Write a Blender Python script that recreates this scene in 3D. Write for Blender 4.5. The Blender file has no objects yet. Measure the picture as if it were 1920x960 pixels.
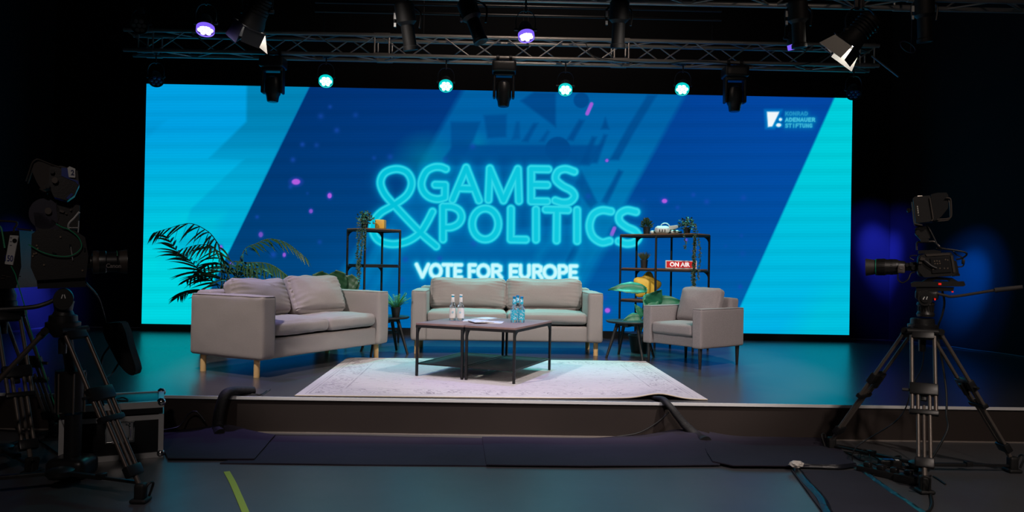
import bpy, bmesh, math, random
import numpy as np
from mathutils import Vector, Matrix, noise
random.seed(7)
SC = bpy.context.scene
COL = SC.collection
PI = math.pi
R = math.radians

# ------------------------------------------------------------------ camera
FPX, EYE = 1410.0, 1.28
yaw, pit, rol = R(.82), R(.406), R(.99)
Fw = Vector((math.sin(yaw)*math.cos(pit), math.cos(yaw)*math.cos(pit), math.sin(pit)))
R0 = Vector((math.cos(yaw), -math.sin(yaw), 0)); U0 = R0.cross(Fw)
Rt = R0*math.cos(rol) + U0*math.sin(rol); Up = U0*math.cos(rol) - R0*math.sin(rol)
CP = Vector((0, 0, EYE))
cam = bpy.data.cameras.new('camera'); co = bpy.data.objects.new('camera', cam); COL.objects.link(co)
cam.sensor_width = 36; cam.lens = FPX/1920*36; cam.clip_start = .05; cam.clip_end = 100
m = Matrix((Rt, Up, -Fw)).transposed().to_4x4(); m.translation = CP; co.matrix_world = m
SC.camera = co
def _ray(x, y): return Fw + Rt*((x-960)/FPX) - Up*((y-480)/FPX)
def A(x, y, Y):                     # measured point of the photo on the vertical plane at distance Y
    d = _ray(x, y); return CP + d*(Y/d.y)
def G(x, y, z=0.0):                 # measured point of the photo on the horizontal plane at height z
    d = _ray(x, y); return CP + d*((z-EYE)/d.z)

# ------------------------------------------------------------------ materials
def rgb(r, g, b):                   # sRGB 0..255 to linear
    return tuple((c/255/12.92 if c/255 <= .04045 else ((c/255+.055)/1.055)**2.4) for c in (r, g, b)) + (1,)
MATS = {}
def mat(name, col, rough=.6, metal=0., bump=None, vary=None, spec=.5, sheen=0, trans=0, emit=None, es=1., scale=None, coat=0, alpha=1):
    if name in MATS: return MATS[name]
    M = bpy.data.materials.new(name); M.use_nodes = True; nt = M.node_tree; b = nt.nodes['Principled BSDF']
    b.inputs['Base Color'].default_value = col; b.inputs['Roughness'].default_value = rough
    b.inputs['Metallic'].default_value = metal; b.inputs['Specular IOR Level'].default_value = spec
    b.inputs['Transmission Weight'].default_value = trans; b.inputs['Coat Weight'].default_value = coat
    if sheen: b.inputs['Sheen Weight'].default_value = sheen
    if emit: b.inputs['Emission Color'].default_value = emit; b.inputs['Emission Strength'].default_value = es
    tc = nt.nodes.new('ShaderNodeTexCoord')
    if vary:                        # (scale, amount) mottled colour
        n = nt.nodes.new('ShaderNodeTexNoise'); n.inputs['Scale'].default_value = vary[0]; n.inputs['Detail'].default_value = 6
        nt.links.new(tc.outputs['Object'], n.inputs['Vector'])
        mx = nt.nodes.new('ShaderNodeMix'); mx.data_type = 'RGBA'
        k = vary[1]
        mx.inputs[6].default_value = tuple(c*(1-k) for c in col[:3]) + (1,)
        mx.inputs[7].default_value = tuple(min(1, c*(1+k)) for c in col[:3]) + (1,)
        nt.links.new(n.outputs['Fac'], mx.inputs[0]); nt.links.new(mx.outputs[2], b.inputs['Base Color'])
    if bump:                        # (scale, strength[, stretch])
        n = nt.nodes.new('ShaderNodeTexNoise'); n.inputs['Scale'].default_value = bump[0]; n.inputs['Detail'].default_value = 4
        mp = nt.nodes.new('ShaderNodeMapping'); mp.inputs['Scale'].default_value = bump[2] if len(bump) > 2 else (1, 1, 1)
        nt.links.new(tc.outputs['Object'], mp.inputs['Vector']); nt.links.new(mp.outputs['Vector'], n.inputs['Vector'])
        bp = nt.nodes.new('ShaderNodeBump'); bp.inputs['Strength'].default_value = bump[1]; bp.inputs['Distance'].default_value = .004
        nt.links.new(n.outputs['Fac'], bp.inputs['Height']); nt.links.new(bp.outputs['Normal'], b.inputs['Normal'])
    MATS[name] = M
    return M

# ------------------------------------------------------------------ object helpers
def link(o, parent=None):
    COL.objects.link(o)
    if parent: o.parent = parent
    return o
def tag(o, label=None, cat=None, group=None, kind=None):
    if label: o['label'] = label
    if cat: o['category'] = cat
    if group: o['group'] = group
    if kind: o['kind'] = kind
    return o
def thing(name, label, cat, loc=(0, 0, 0), rz=0, group=None):
    o = link(bpy.data.objects.new(name, None)); o.location = loc; o.rotation_euler = (0, 0, rz); o.empty_display_size = .1
    return tag(o, label, cat, group)
def part(name, bm, m, parent=None, world=False, smooth=35, loc=None):
    # world=True: the bmesh holds scene coordinates; bring them into the frame of the (unrotated chain of) parent
    if world and parent:
        p = parent; inv = Matrix.Identity(4); ch = []
        while p: ch.append(p); p = p.parent
        for p in reversed(ch): inv = inv @ p.matrix_basis
        bm.transform(inv.inverted())
    me = bpy.data.meshes.new(name); bm.to_mesh(me); bm.free()
    me.materials.append(m)
    if smooth:
        me.polygons.foreach_set('use_smooth', [True]*len(me.polygons)); me.set_sharp_from_angle(angle=R(smooth))
    o = link(bpy.data.objects.new(name, me), parent)
    if loc: o.location = loc
    return o
def solo(name, bm, m, label, cat, group=None, kind=None, smooth=35):
    # a thing that is one mesh: origin moved to the base centre
    vs = [v.co for v in bm.verts]
    c = Vector(((min(v.x for v in vs)+max(v.x for v in vs))/2, (min(v.y for v in vs)+max(v.y for v in vs))/2, min(v.z for v in vs)))
    bm.transform(Matrix.Translation(-c)); o = part(name, bm, m, None, smooth=smooth); o.location = c
    return tag(o, label, cat, group, kind)
def copy_tree(o, parent=None):
    c = o.copy(); COL.objects.link(c); c.parent = parent
    for ch in list(o.children): copy_tree(ch, c)
    return c

# ------------------------------------------------------------------ mesh helpers
def NB(): return bmesh.new()
def frame(d):
    d = d.normalized(); u = Vector((0, 0, 1)) if abs(d.z) < .95 else Vector((1, 0, 0))
    x = u.cross(d).normalized(); return x, d.cross(x).normalized()
def box(bm, c, s, rot=None, bev=0., seg=2):
    r = bmesh.ops.create_cube(bm, size=1)['verts']
    M = Matrix.Diagonal((s[0], s[1], s[2], 1))
    for v in r: v.co = M @ v.co
    if bev:
        es = list({e for v in r for e in v.link_edges})
        r = list({v for f in bmesh.ops.bevel(bm, geom=es, offset=bev, segments=seg, profile=.5, affect='EDGES')['faces'] for v in f.verts} | {v for v in r if v.is_valid})
    T = Matrix.Translation(Vector(c)) @ (rot.to_4x4() if rot else Matrix.Identity(4))
    for v in r: v.co = T @ v.co
    return bm
def cyl(bm, p0, p1, r0, r1=None, n=20, caps=True):
    p0 = Vector(p0); p1 = Vector(p1); r1 = r0 if r1 is None else r1
    x, y = frame(p1-p0); A_ = []; B_ = []
    for i in range(n):
        a = 2*PI*i/n; d = x*math.cos(a) + y*math.sin(a)
        A_.append(bm.verts.new(p0+d*r0)); B_.append(bm.verts.new(p1+d*r1))
    for i in range(n): bm.faces.new((A_[i], A_[(i+1) % n], B_[(i+1) % n], B_[i]))
    if caps: bm.faces.new(A_[::-1]); bm.faces.new(B_)
    return bm
def spline(pts, k=6):
    pts = [Vector(p) for p in pts]
    if len(pts) < 3: return pts
    P = [pts[0]*2-pts[1]] + pts + [pts[-1]*2-pts[-2]]; out = []
    for i in range(1, len(P)-2):
        a, b, c, d = P[i-1:i+3]
        for j in range(k):
            t = j/k
            out.append(.5*((2*b) + (c-a)*t + (2*a-5*b+4*c-d)*t*t + (3*b-a-3*c+d)*t**3))
    return out + [pts[-1]]
def tube(bm, pts, r, n=8, k=6, smooth=True, flat=1.):
    P = spline(pts, k) if smooth else [Vector(p) for p in pts]
    rs = r if isinstance(r, (list, tuple)) else None
    rings = []; px = None
    for i, p in enumerate(P):
        d = (P[min(i+1, len(P)-1)] - P[max(i-1, 0)])
        if d.length < 1e-9: d = Vector((0, 0, 1))
        d.normalize()
        if px is None: px, _ = frame(d)
        x = (px - d*px.dot(d)); x = x.normalized() if x.length > 1e-6 else frame(d)[0]; px = x; y = d.cross(x)
        t = i/(len(P)-1); rr = r if not rs else rs[0] + (rs[1]-rs[0])*t
        rings.append([bm.verts.new(p + x*math.cos(2*PI*j/n)*rr + y*math.sin(2*PI*j/n)*rr*flat) for j in range(n)])
    for a, b in zip(rings, rings[1:]):
        for j in range(n): bm.faces.new((a[j], a[(j+1) % n], b[(j+1) % n], b[j]))
    bm.faces.new(rings[0][::-1]); bm.faces.new(rings[-1])
    return bm
def lathe(bm, prof, c=(0, 0, 0), n=28, rot=None):
    rings = []; c = Vector(c)
    for r, z in prof:
        ring = []
        for i in range(n):
            v = Vector((max(r, 1e-4)*math.cos(2*PI*i/n), max(r, 1e-4)*math.sin(2*PI*i/n), z))
            if rot: v = rot @ v
            ring.append(bm.verts.new(c+v))
        rings.append(ring)
    for a, b in zip(rings, rings[1:]):
        for i in range(n): bm.faces.new((a[i], a[(i+1) % n], b[(i+1) % n], b[i]))
    bm.faces.new(rings[0][::-1]); bm.faces.new(rings[-1])
    return bm
def prism(bm, pts, d):
    pts = [Vector(p) for p in pts]; d = Vector(d)
    a = [bm.verts.new(p) for p in pts]; b = [bm.verts.new(p+d) for p in pts]; n = len(a)
    bm.faces.new(a[::-1]); bm.faces.new(b)
    for i in range(n): bm.faces.new((a[i], a[(i+1) % n], b[(i+1) % n], b[i]))
    bmesh.ops.recalc_face_normals(bm, faces=bm.faces)
    return bm
def soft(bm, c, s, r=.03, n=14, bulge=(0, 0, 0), wr=0., wf=7., rot=None, seed=0, fn=None, pw=1.7):
    # upholstered block: rounded edges, bulging faces and creases
    t = bmesh.new(); bmesh.ops.create_cube(t, size=2)
    bmesh.ops.subdivide_edges(t, edges=t.edges[:], cuts=n, use_grid_fill=True)
    h = Vector(s)*.5; sd = Vector((seed*3.1, seed*1.7, seed*.9))
    for v in t.verts:
        q = Vector([math.copysign(1-(1-min(1, abs(k)))**pw, k) for k in v.co])
        p = Vector([q[i]*h[i] for i in range(3)])
        inn = Vector([max(-(h[i]-r), min(h[i]-r, p[i])) for i in range(3)]); d = p-inn
        if d.length > 1e-9: p = inn + d.normalized()*r
        b = [0, 0, 0]
        for i in range(3):
            j, k = (i+1) % 3, (i+2) % 3
            b[i] = bulge[i]*(1-q[j]**2)*(1-q[k]**2)*q[i]
        p += Vector(b)
        if wr:
            nn = d.normalized() if d.length > 1e-9 else Vector((q.x**9, q.y**9, q.z**9)).normalized()
            w = noise.noise(p*wf+sd) + .5*noise.noise(p*wf*2.3+sd)
            p += nn*wr*w*.9
        if fn: p = fn(p, q)
        v.co = p
    T = Matrix.Translation(Vector(c)) @ (rot.to_4x4() if rot else Matrix.Identity(4))
    t.transform(T)
    me = bpy.data.meshes.new('tmp'); t.to_mesh(me); t.free(); bm.from_mesh(me); bpy.data.meshes.remove(me)
    return bm
def text_bm(s, size, depth, M, bold=0., align='CENTER'):
    cu = bpy.data.curves.new('t', 'FONT'); cu.body = s; cu.size = size; cu.extrude = depth; cu.offset = bold; cu.align_x = align; cu.align_y = 'CENTER'
    o = bpy.data.objects.new('t', cu); COL.objects.link(o); dg = bpy.context.evaluated_depsgraph_get(); dg.update()
    me = bpy.data.meshes.new_from_object(o.evaluated_get(dg)); bm = bmesh.new(); bm.from_mesh(me); bm.transform(M)
    bpy.data.objects.remove(o); bpy.data.curves.remove(cu); bpy.data.meshes.remove(me)
    return bm
def spot(name, loc, to, e, col, ang, blend=.5, size=.08):
    l = bpy.data.lights.new(name, 'SPOT'); l.energy = e; l.color = col; l.spot_size = R(ang); l.spot_blend = blend; l.shadow_soft_size = size
    o = link(bpy.data.objects.new(name, l)); o.location = loc
    o.rotation_euler = (Vector(to)-Vector(loc)).to_track_quat('-Z', 'Y').to_euler()
    return o
RX = lambda a: Matrix.Rotation(a, 3, 'X')
RY = lambda a: Matrix.Rotation(a, 3, 'Y')
RZ = lambda a: Matrix.Rotation(a, 3, 'Z')

# ------------------------------------------------------------------ palette
BLACK = mat('black_paint', (.012, .012, .013, 1), .45)
BPLAS = mat('black_plastic', (.014, .014, .015, 1), .38)
BMATT = mat('matt_black', (.008, .008, .009, 1), .85)
STEEL = mat('powder_coated_steel', (.005, .005, .006, 1), .55, bump=(400, .2))
TRIP = mat('tripod_tube', (.19, .16, .14, 1), .42, .5)
TRUSSM = mat('aluminium_truss', (.36, .34, .32, 1), .42, .6)
ALU = mat('brushed_aluminium', (.70, .70, .70, 1), .42, .55, bump=(60, .2, (1, 1, 30)))
CHROME = mat('chrome', (.75, .75, .75, 1), .15, 1)
FAB = mat('grey_beige_fabric', rgb(150, 141, 139), .95, bump=(420, .6), vary=(220, .2), spec=.2, sheen=.15)
FAB2 = mat('grey_woven_fabric', rgb(134, 126, 128), .95, bump=(260, .6), vary=(130, .28), spec=.2, sheen=.1)
BIRCH = mat('birch_leg', rgb(214, 176, 122), .45, vary=(14, .12))
OAKTOP = mat('brown_laminate', rgb(138, 112, 108), .34, vary=(9, .25), bump=(50, .15, (1, 12, 1)))
SHTOP = mat('dark_pine_board', rgb(122, 86, 64), .5, vary=(12, .25))
CURT = mat('black_stage_curtain', (.010, .010, .011, 1), .95, bump=(90, .4), spec=.1)
WHITE = mat('white_plastic', (.78, .78, .76, 1), .4)
PAPER = mat('white_label_paper', (.7, .7, .69, 1), .7)
LEAF = mat('palm_leaf', (.03, .085, .03, 1), .4, vary=(18, .4))
LEAFD = mat('dark_green_leaf', (.02, .07, .028, 1), .45, vary=(20, .4))
LEAFI = mat('ivy_leaf', (.022, .060, .030, 1), .5, vary=(60, .5))
LEAFB = mat('broad_leaf', (.015, .13, .065, 1), .42, vary=(7, .45), bump=(25, .4))
FERN = mat('fern_leaf', (.13, .34, .07, 1), .5, vary=(30, .5))
STEM = mat('plant_stem', (.09, .12, .04, 1), .6, vary=(20, .3))
SOIL = mat('potting_soil', (.02, .014, .01, 1), .95, bump=(60, .8))
GREENC = mat('green_cable', (.02, .32, .15, 1), .5)
SCUFF = mat('cable_rubber', (.01, .01, .011, 1), .55)

# ------------------------------------------------------------------ the room and the stage
STZ, EDGE = .26, 5.50
FLOORM = mat('studio_floor_vinyl', (.085, .085, .092, 1), .42, vary=(1.3, .18), bump=(5, .06))
n_ = FLOORM.node_tree
tn = n_.nodes.new('ShaderNodeTexNoise'); tn.inputs['Scale'].default_value = 2.2; tn.inputs['Detail'].default_value = 8; tn.inputs['Roughness'].default_value = .7
mr = n_.nodes.new('ShaderNodeMapRange'); mr.inputs[3].default_value = .28; mr.inputs[4].default_value = .44
n_.links.new(n_.nodes['Texture Coordinate'].outputs['Object'], tn.inputs['Vector'])
n_.links.new(tn.outputs['Fac'], mr.inputs[0]); n_.links.new(mr.outputs[0], n_.nodes['Principled BSDF'].inputs['Roughness'])
DECKM = mat('stage_deck_vinyl', (.052, .050, .054, 1), .27, vary=(1.1, .15), bump=(300, .05), spec=.8)
RISM = mat('brown_black_riser_board', (.030, .020, .017, 1), .75, vary=(2.5, .2), bump=(8, .2))
def struct(name, bm, m, parent=None):
    o = part(name, bm, m, parent)
    if not parent: o['kind'] = 'structure'
    return o
b = NB(); box(b, (0, 4, -.05), (15, 15.4, .1)); struct('floor', b, FLOORM)
b = NB(); box(b, (0, 4, 5.45), (15, 15.4, .1)); struct('ceiling', b, BMATT)
def curtain(p0, p1, z0, z1, wave=.035, step=.05):
    b = NB(); p0 = Vector(p0); p1 = Vector(p1); L = (p1-p0).length; n = int(L/step); d = (p1-p0)/n; nr = Vector((-d.y, d.x, 0)).normalized()
    A_ = []
    for i in range(n+1):
        p = p0+d*i+nr*(wave*math.sin(i*step*23+1.3*math.sin(i*.11)))
        A_.append([b.verts.new((q.x, q.y, z)) for q in (p, p+nr*.02) for z in (z0, z1)])
    for u, v in zip(A_, A_[1:]):
        b.faces.new((u[0], v[0], v[1], u[1])); b.faces.new((u[2], u[3], v[3], v[2])); b.faces.new((u[1], v[1], v[3], u[3])); b.faces.new((u[0], u[2], v[2], v[0]))
    for u in (A_[0], A_[-1]): b.faces.new((u[0], u[1], u[3], u[2]))
    bmesh.ops.recalc_face_normals(b, faces=b.faces)
    return b
struct('wall_back', curtain((-6.4, 10.62, 0), (5.52, 10.62, 0), .262, 5.4, .003, .1), CURT)
PANEL = mat('dark_side_wall', (.016, .016, .020, 1), .9, spec=.15)
b = NB(); prism(b, [(5.53, 10.7, 0), (5.53, 10.6, 0), (6.18, 8.78, 0), (7.45, 5.2, 0), (7.45, -3.6, 0), (7.55, -3.6, 0), (7.55, 10.7, 0)], (0, 0, 5.4)); struct('wall_right', b, PANEL)
b = NB(); prism(b, [(-6.3, 10.7, 0), (-6.3, 10.6, 0), (-6.55, 8.0, 0), (-7.3, 5.2, 0), (-7.3, -3.6, 0), (-7.4, -3.6, 0), (-7.4, 10.7, 0)], (0, 0, 5.4)); struct('wall_left', b, PANEL)
b = NB(); box(b, (0, -3.65, 2.7), (15, .1, 5.4)); struct('wall_front', b, BMATT)
# stage
st = bpy.data.objects.new('stage_platform', None); link(st); st['kind'] = 'structure'
b = NB(); prism(b, [(-6.5, EDGE, .235), (7.2, EDGE+.03, .235), (6.15, 8.75, .235), (5.52, 10.6, .235), (-6.3, 10.6, .235), (-6.5, 8, .235)], (0, 0, .025)); part('deck', b, DECKM, st)
b = NB(); prism(b, [(-6.5, EDGE+.006, .001), (7.2, EDGE+.036, .001), (7.2, EDGE+.06, .001), (-6.5, EDGE+.03, .001)], (0, 0, .232)); part('riser', b, RISM, st)
b = NB(); prism(b, [(-6.5, EDGE-.006, .242), (7.2, EDGE+.024, .242), (7.2, EDGE+.034, .242), (-6.5, EDGE+.004, .242)], (0, 0, .021)); part('edge_trim', b, mat('pale_edge_strip', (.85, .85, .86, 1), .4), st)
b = NB(); prism(b, [(-6.5, EDGE-.004, .0), (7.2, EDGE+.026, .0), (7.2, EDGE+.036, .0), (-6.5, EDGE+.006, .0)], (0, 0, .008)); part('bottom_trim', b, mat('dull_metal_strip', (.35, .30, .27, 1), .5, .3), st)

# ------------------------------------------------------------------ LED wall with its picture
SX0, SX1, SZ0, SZ1, SY = -4.825, 4.765, .355, 3.591, 10.20
led = thing('led_screen', 'wide glowing blue LED wall reading GAMES & POLITICS behind the sofas', 'screen', (-.03, SY+.12, STZ))
b = NB(); box(b, (-.03, SY+.07, (SZ0+SZ1)/2), (SX1-SX0, .12, SZ1-SZ0)); part('cabinet_back', b, BMATT, led, world=True)
b = NB(); box(b, (-.03, SY+.07, (SZ0+STZ)/2), (SX1-SX0+.04, .12, SZ0-STZ-.001)); part('plinth', b, BMATT, led, world=True)

GL = {  # simple stroke alphabet on a unit box, y down
 'V': [[(0, 0), (.5, 1), (1, 0)]], 'O': [[(.5+.5*math.sin(a*PI/8), .5-.5*math.cos(a*PI/8)) for a in range(17)]],
 'T': [[(0, 0), (1, 0)], [(.5, 0), (.5, 1)]], 'E': [[(1, 0), (.1, 0), (.1, 1), (1, 1)], [(.1, .5), (.85, .5)]],
 'F': [[(1, 0), (.1, 0), (.1, 1)], [(.1, .5), (.85, .5)]], 'R': [[(.1, 1), (.1, 0), (.6, 0), (.9, .12), (.9, .4), (.6, .53), (.1, .53)], [(.55, .53), (1, 1)]],
 'U': [[(.05, 0), (.05, .7), (.25, .95), (.5, 1), (.75, .95), (.95, .7), (.95, 0)]],
 'P': [[(.1, 1), (.1, 0), (.65, 0), (.95, .14), (.95, .42), (.65, .56), (.1, .56)]],
 'K': [[(.05, 0), (.05, 1)], [(.95, 0), (.05, .6)], [(.35, .42), (1, 1)]], 'N': [[(.05, 1), (.05, 0), (.95, 1), (.95, 0)]],
 'A': [[(0, 1), (.5, 0), (1, 1)], [(.18, .66), (.82, .66)]], 'D': [[(.05, 0), (.05, 1), (.5, 1), (.85, .85), (1, .5), (.85, .15), (.5, 0), (.05, 0)]],
 'S': [[(.95, .1), (.6, 0), (.2, .05), (.08, .28), (.3, .45), (.75, .55), (.95, .75), (.8, .95), (.4, 1), (.03, .9)]],
 'I': [[(.5, 0), (.5, 1)]], 'L': [[(.1, 0), (.1, 1), (1, 1)]], 'G': [[(.95, .12), (.6, 0), (.2, .1), (0, .5), (.2, .9), (.6, 1), (.95, .9), (.95, .55), (.6, .55)]],
}
def letters(cells, y0, y1, slope=.0175, xr=0):
    out = []
    for ch, x0, x1 in cells:
        for st_ in GL[ch]:
            out.append([(x0+(x1-x0)*u, y0+(y1-y0)*v+slope*(x0+(x1-x0)*u-xr)) for u, v in st_])
    return out
def smooth2(p, k=6):
    return [(q.x, q.y) for q in spline([Vector((a, c, 0)) for a, c in p], k)]
def seg_dist(X, Y, polys, lim=40):
    D = np.full(X.shape, 1e3, np.float32)
    for p in polys:
        for (ax, ay), (bx, by) in zip(p, p[1:]):
            m_ = (X > min(ax, bx)-lim) & (X < max(ax, bx)+lim) & (Y > min(ay, by)-lim) & (Y < max(ay, by)+lim)
            if not m_.any(): continue
            x, y = X[m_]-ax, Y[m_]-ay; dx, dy = bx-ax, by-ay; L = dx*dx+dy*dy+1e-9
            t = np.clip((x*dx+y*dy)/L, 0, 1); D[m_] = np.minimum(D[m_], np.hypot(x-t*dx, y-t*dy))
    return D
def poly_mask(X, Y, pts, s=1.5):
    # soft inside mask of a (simple) polygon: even-odd test + distance to the outline
    ins = np.zeros(X.shape, bool); n = len(pts)
    for i in range(n):
        x1, y1 = pts[i]; x2, y2 = pts[(i+1) % n]
        if y1 == y2: continue
        c = ((Y >= min(y1, y2)) & (Y < max(y1, y2))) & (X < (Y-y1)*(x2-x1)/(y2-y1)+x1)
        ins ^= c
    d = seg_dist(X, Y, [list(pts)+[pts[0]]], 12)
    sd = np.where(ins, d, -d)
    return np.clip(.5+sd/(2*s), 0, 1)
def half(X, Y, x0, y0, x1, y1, s=2.):
    # soft mask of what lies left of the line from (x0,y0) to (x1,y1)
    xl = x0+(Y-y0)*(x1-x0)/(y1-y0)
    return np.clip(.5+(xl-X)/(2*s), 0, 1)
def build_picture():
    NXg, NZg = 960, 324
    xs = np.linspace(SX0, SX1, NXg); zs = np.linspace(SZ0, SZ1, NZg)
    xg, zg = np.meshgrid(xs, zs)
    # image pixels of wall points, camera projection fitted into constants (about 138 per metre)
    X = (936.57+138.378*xg+2.403*zg-.0994*xg*zg-.1938*xg*xg).astype(np.float32)
    Y = (666.48+2.143*xg-138.105*zg+.192*xg*zg).astype(np.float32)
    C = np.zeros(X.shape+(3,), np.float32)
    def col(c): return np.array(c, np.float32)
    def mixc(m_, c, k=1.):
        m2 = (m_*k)[..., None]; C[:] = C*(1-m2)+col(c)*m2
    v = np.clip((Y-165)/450, 0, 1)[..., None]; hx = np.clip((X-450)/1000, 0, 1)[..., None]
    C[:] = col((0, 46, 108))*(1-v)+col((0, 74, 128))*v
    C[:] = C*(1-hx)+(col((2, 68, 160))*(1-v)+col((0, 88, 166))*v)*hx
    low = np.clip((Y-430)/150, 0, 1)*np.clip((X-560)/150, 0, 1)
    mixc(low, (0, 98, 172), .75)
    # the broad lighter diagonal band
    band = (1-half(X, Y, 868, 168, 620, 600, 7))*half(X, Y, 1285, 178, 1050, 600, 6)
    mixc(band, (0, 104, 172), .85)
    mixc(band*np.clip((Y-240)/90, 0, 1)*np.clip((X-1050)/60, 0, 1), (0, 122, 182), .8)
    mixc((1-half(X, Y, 905, 168, 800, 360, 20))*half(X, Y, 940, 168, 830, 360, 20)*np.clip((300-Y)/60, 0, 1), (0, 96, 168), .6)
    mixc(np.clip(1-np.hypot((X-800)/70, (Y-300)/60), 0, 1), (0, 128, 160), .7)
    mixc(np.clip(1-np.hypot((X-895)/26, (Y-268)/26), 0, 1), (0, 140, 180), .5)
    mixc(np.clip(1-np.hypot((X-715)/60, (Y-500)/70), 0, 1), (0, 130, 175), .35)
    DK = (0, 74, 142)
    for pts, k in (([(845, 228), (901, 228), (888, 262), (872, 290), (846, 292)], .75), ([(907, 216), (950, 214), (949, 257), (914, 259)], .8),
                   ([(976, 189), (1002, 172), (1042, 174), (1042, 238)], 1.), ([(960, 262), (968, 228), (974, 228), (975, 260)], .6),
                   ([(1127, 242), (1135, 220), (1142, 242)], .9), ([(832, 297), (850, 272), (1130, 272), (1105, 310), (832, 310)], .85),
                   ([(979, 265), (1000, 231), (1009, 231), (990, 266)], .8), ([(1011, 265), (1026, 244), (1031, 247), (1020, 266)], .7),
                   ([(1063, 262), (1086, 224), (1096, 226), (1075, 264)], .9), ([(1088, 306), (1110, 256), (1119, 257), (1100, 306)], .8),
                   ([(1108, 306), (1132, 252), (1139, 253), (1120, 306)], .8), ([(1143, 300), (1176, 240), (1214, 178), (1232, 178), (1190, 246), (1160, 300)], .8),
                   ([(1090, 320), (1120, 380), (1108, 392), (1076, 350)], .7), ([(1128, 378), (1160, 318), (1168, 322), (1138, 384)], .8),
                   ([(935, 290), (1080, 290), (1096, 340), (1080, 420), (950, 430)], .45), ([(1060, 492), (1078, 455), (1088, 460), (1072, 498)], .7)):
        mixc(poly_mask(X, Y, pts, 3), DK, k)
    mixc(np.clip((16-np.hypot(X-1090, Y-188))/3, 0, 1), DK)
    mixc(np.clip((25-np.hypot(X-1046, Y-280))/3, 0, 1), DK)
    for (x0, y0, x1, y1) in ((640, 520, 700, 430), (690, 560, 770, 440), (1010, 480, 1040, 440), (1085, 545, 1135, 455), (1060, 520, 1090, 470), (668, 545, 735, 430)):
        mixc(np.clip(1-seg_dist(X, Y, [[(x0, y0), (x1, y1)]])/14, 0, 1), (0, 124, 186), .65)
    # right bright wedge
    rw = 1-half(X, Y, 1563, 186, 1364, 630, 2.5)
    g = np.clip((Y-300)/330, 0, 1)
    mixc(rw, (0, 206, 220)); mixc(rw*g, (0, 176, 232), .95)
    mixc(rw*np.clip((Y-480)/100, 0, 1)*(1-half(X, Y, 1600, 450, 1480, 630, 30)), (0, 200, 218), .6)
    # left cyan field with its lightning cut
    lf = half(X, Y, 578, 166, 361, 610, 2.5)
    mixc(lf, (0, 160, 226)); mixc(lf*np.clip((Y-240)/250, 0, 1), (0, 214, 226))
    z1 = poly_mask(X, Y, [(463, 150), (620, 150), (440, 470), (330, 470), (358, 392), (458, 299), (392, 297), (462, 228)], 3)
    mixc(lf*z1*np.clip((380-Y)/160, 0.0, 1), (0, 128, 178), .9)
    mixc(lf*z1*np.clip((Y-260)/100, 0, 1), (0, 168, 214), .75)
    mixc(lf*poly_mask(X, Y, [(272, 225), (312, 225), (272, 262)], 4), (0, 150, 212), .6)
    mixc(lf*poly_mask(X, Y, [(300, 500), (340, 400), (420, 400), (380, 500)], 12), (0, 200, 222), .5)
    # soft panel banding of the LED modules
    C *= (1-.035*np.clip(np.sin(Y*1.25), 0, 1)-.03*np.clip(np.sin(Y*.21+X*.002), -.2, 1))[..., None]
    rs = np.random.RandomState(3)
    for i in range(70):
        x, y = rs.uniform(420, 900), rs.uniform(180, 590)
        if i > 40: x, y = rs.uniform(1060, 1400), rs.uniform(350, 600)
        if lf[np.clip(int((SZ1-SZ0)*0), 0, 1), 0] and x < 578-(y-166)*.49+10: continue
        mixc(np.exp(-((X-x)**2+(Y-y)**2)/rs.uniform(6, 40)), (24, 74, 176), rs.uniform(.3, .8))
    for x, y, rx, ry, k in ((555, 341, 8, 5.5, 1), (618, 367, 4, 5, 1), (583, 396, 3.5, 4, .7), (1246, 377, 5, 4, 1), (1139, 582, 5, 4.5, 1), (1138, 301, 3, 3, .8),
                            (489, 440, 4, 5, .6), (414, 464, 3, 4, .8), (434, 496, 3, 4, .8), (533, 478, 3, 4, .8), (1286, 450, 3, 3, .5)):
        dd = np.hypot((X-x)/rx, (Y-y)/ry)
        mixc(np.clip(1.9-dd*.9, 0, 1), (50, 66, 190), .6*k); mixc(np.clip((1.15-dd)*3, 0, 1), (176, 92, 222), k)
    for p in ([(1109, 195), (1101, 213)], [(1152, 428), (1147, 440)]):
        d = seg_dist(X, Y, [p]); mixc(np.clip((4.5-d)/2, 0, 1), (176, 92, 222), .9)
    # neon lettering
    S = []
    S.append(smooth2([(818, 462), (787, 435), (737.5, 383), (719.7, 361), (713.5, 341), (722, 324), (743.5, 317), (763.5, 324), (772, 343.5), (763, 366), (737.5, 385), (713.8, 399), (701, 416), (700, 436), (712, 452), (737.5, 458), (765, 452), (787, 437), (800, 418), (811, 397)]))
    S.append(smooth2([(836, 317), (826, 313.5), (813, 314), (799, 322), (790.5, 341), (793, 357), (804, 369), (820, 373.5), (834, 370.5)]) + [(834.5, 347), (816, 346.5)])
    S += [[(848.5, 375), (874, 314.5), (898, 376)], [(859, 353), (889, 354)], [(915.7, 375), (918.5, 316), (944, 376), (971, 317), (973, 377)],
          [(1028, 317.5), (996, 317), (996, 377.5), (1026, 377.8)], [(996, 346.5), (1026, 347)],
          smooth2([(1076.7, 322), (1060, 317), (1046, 322), (1042, 336), (1054, 348), (1071, 357.5), (1077, 368), (1069, 378), (1055, 380), (1041, 376)])]
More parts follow.
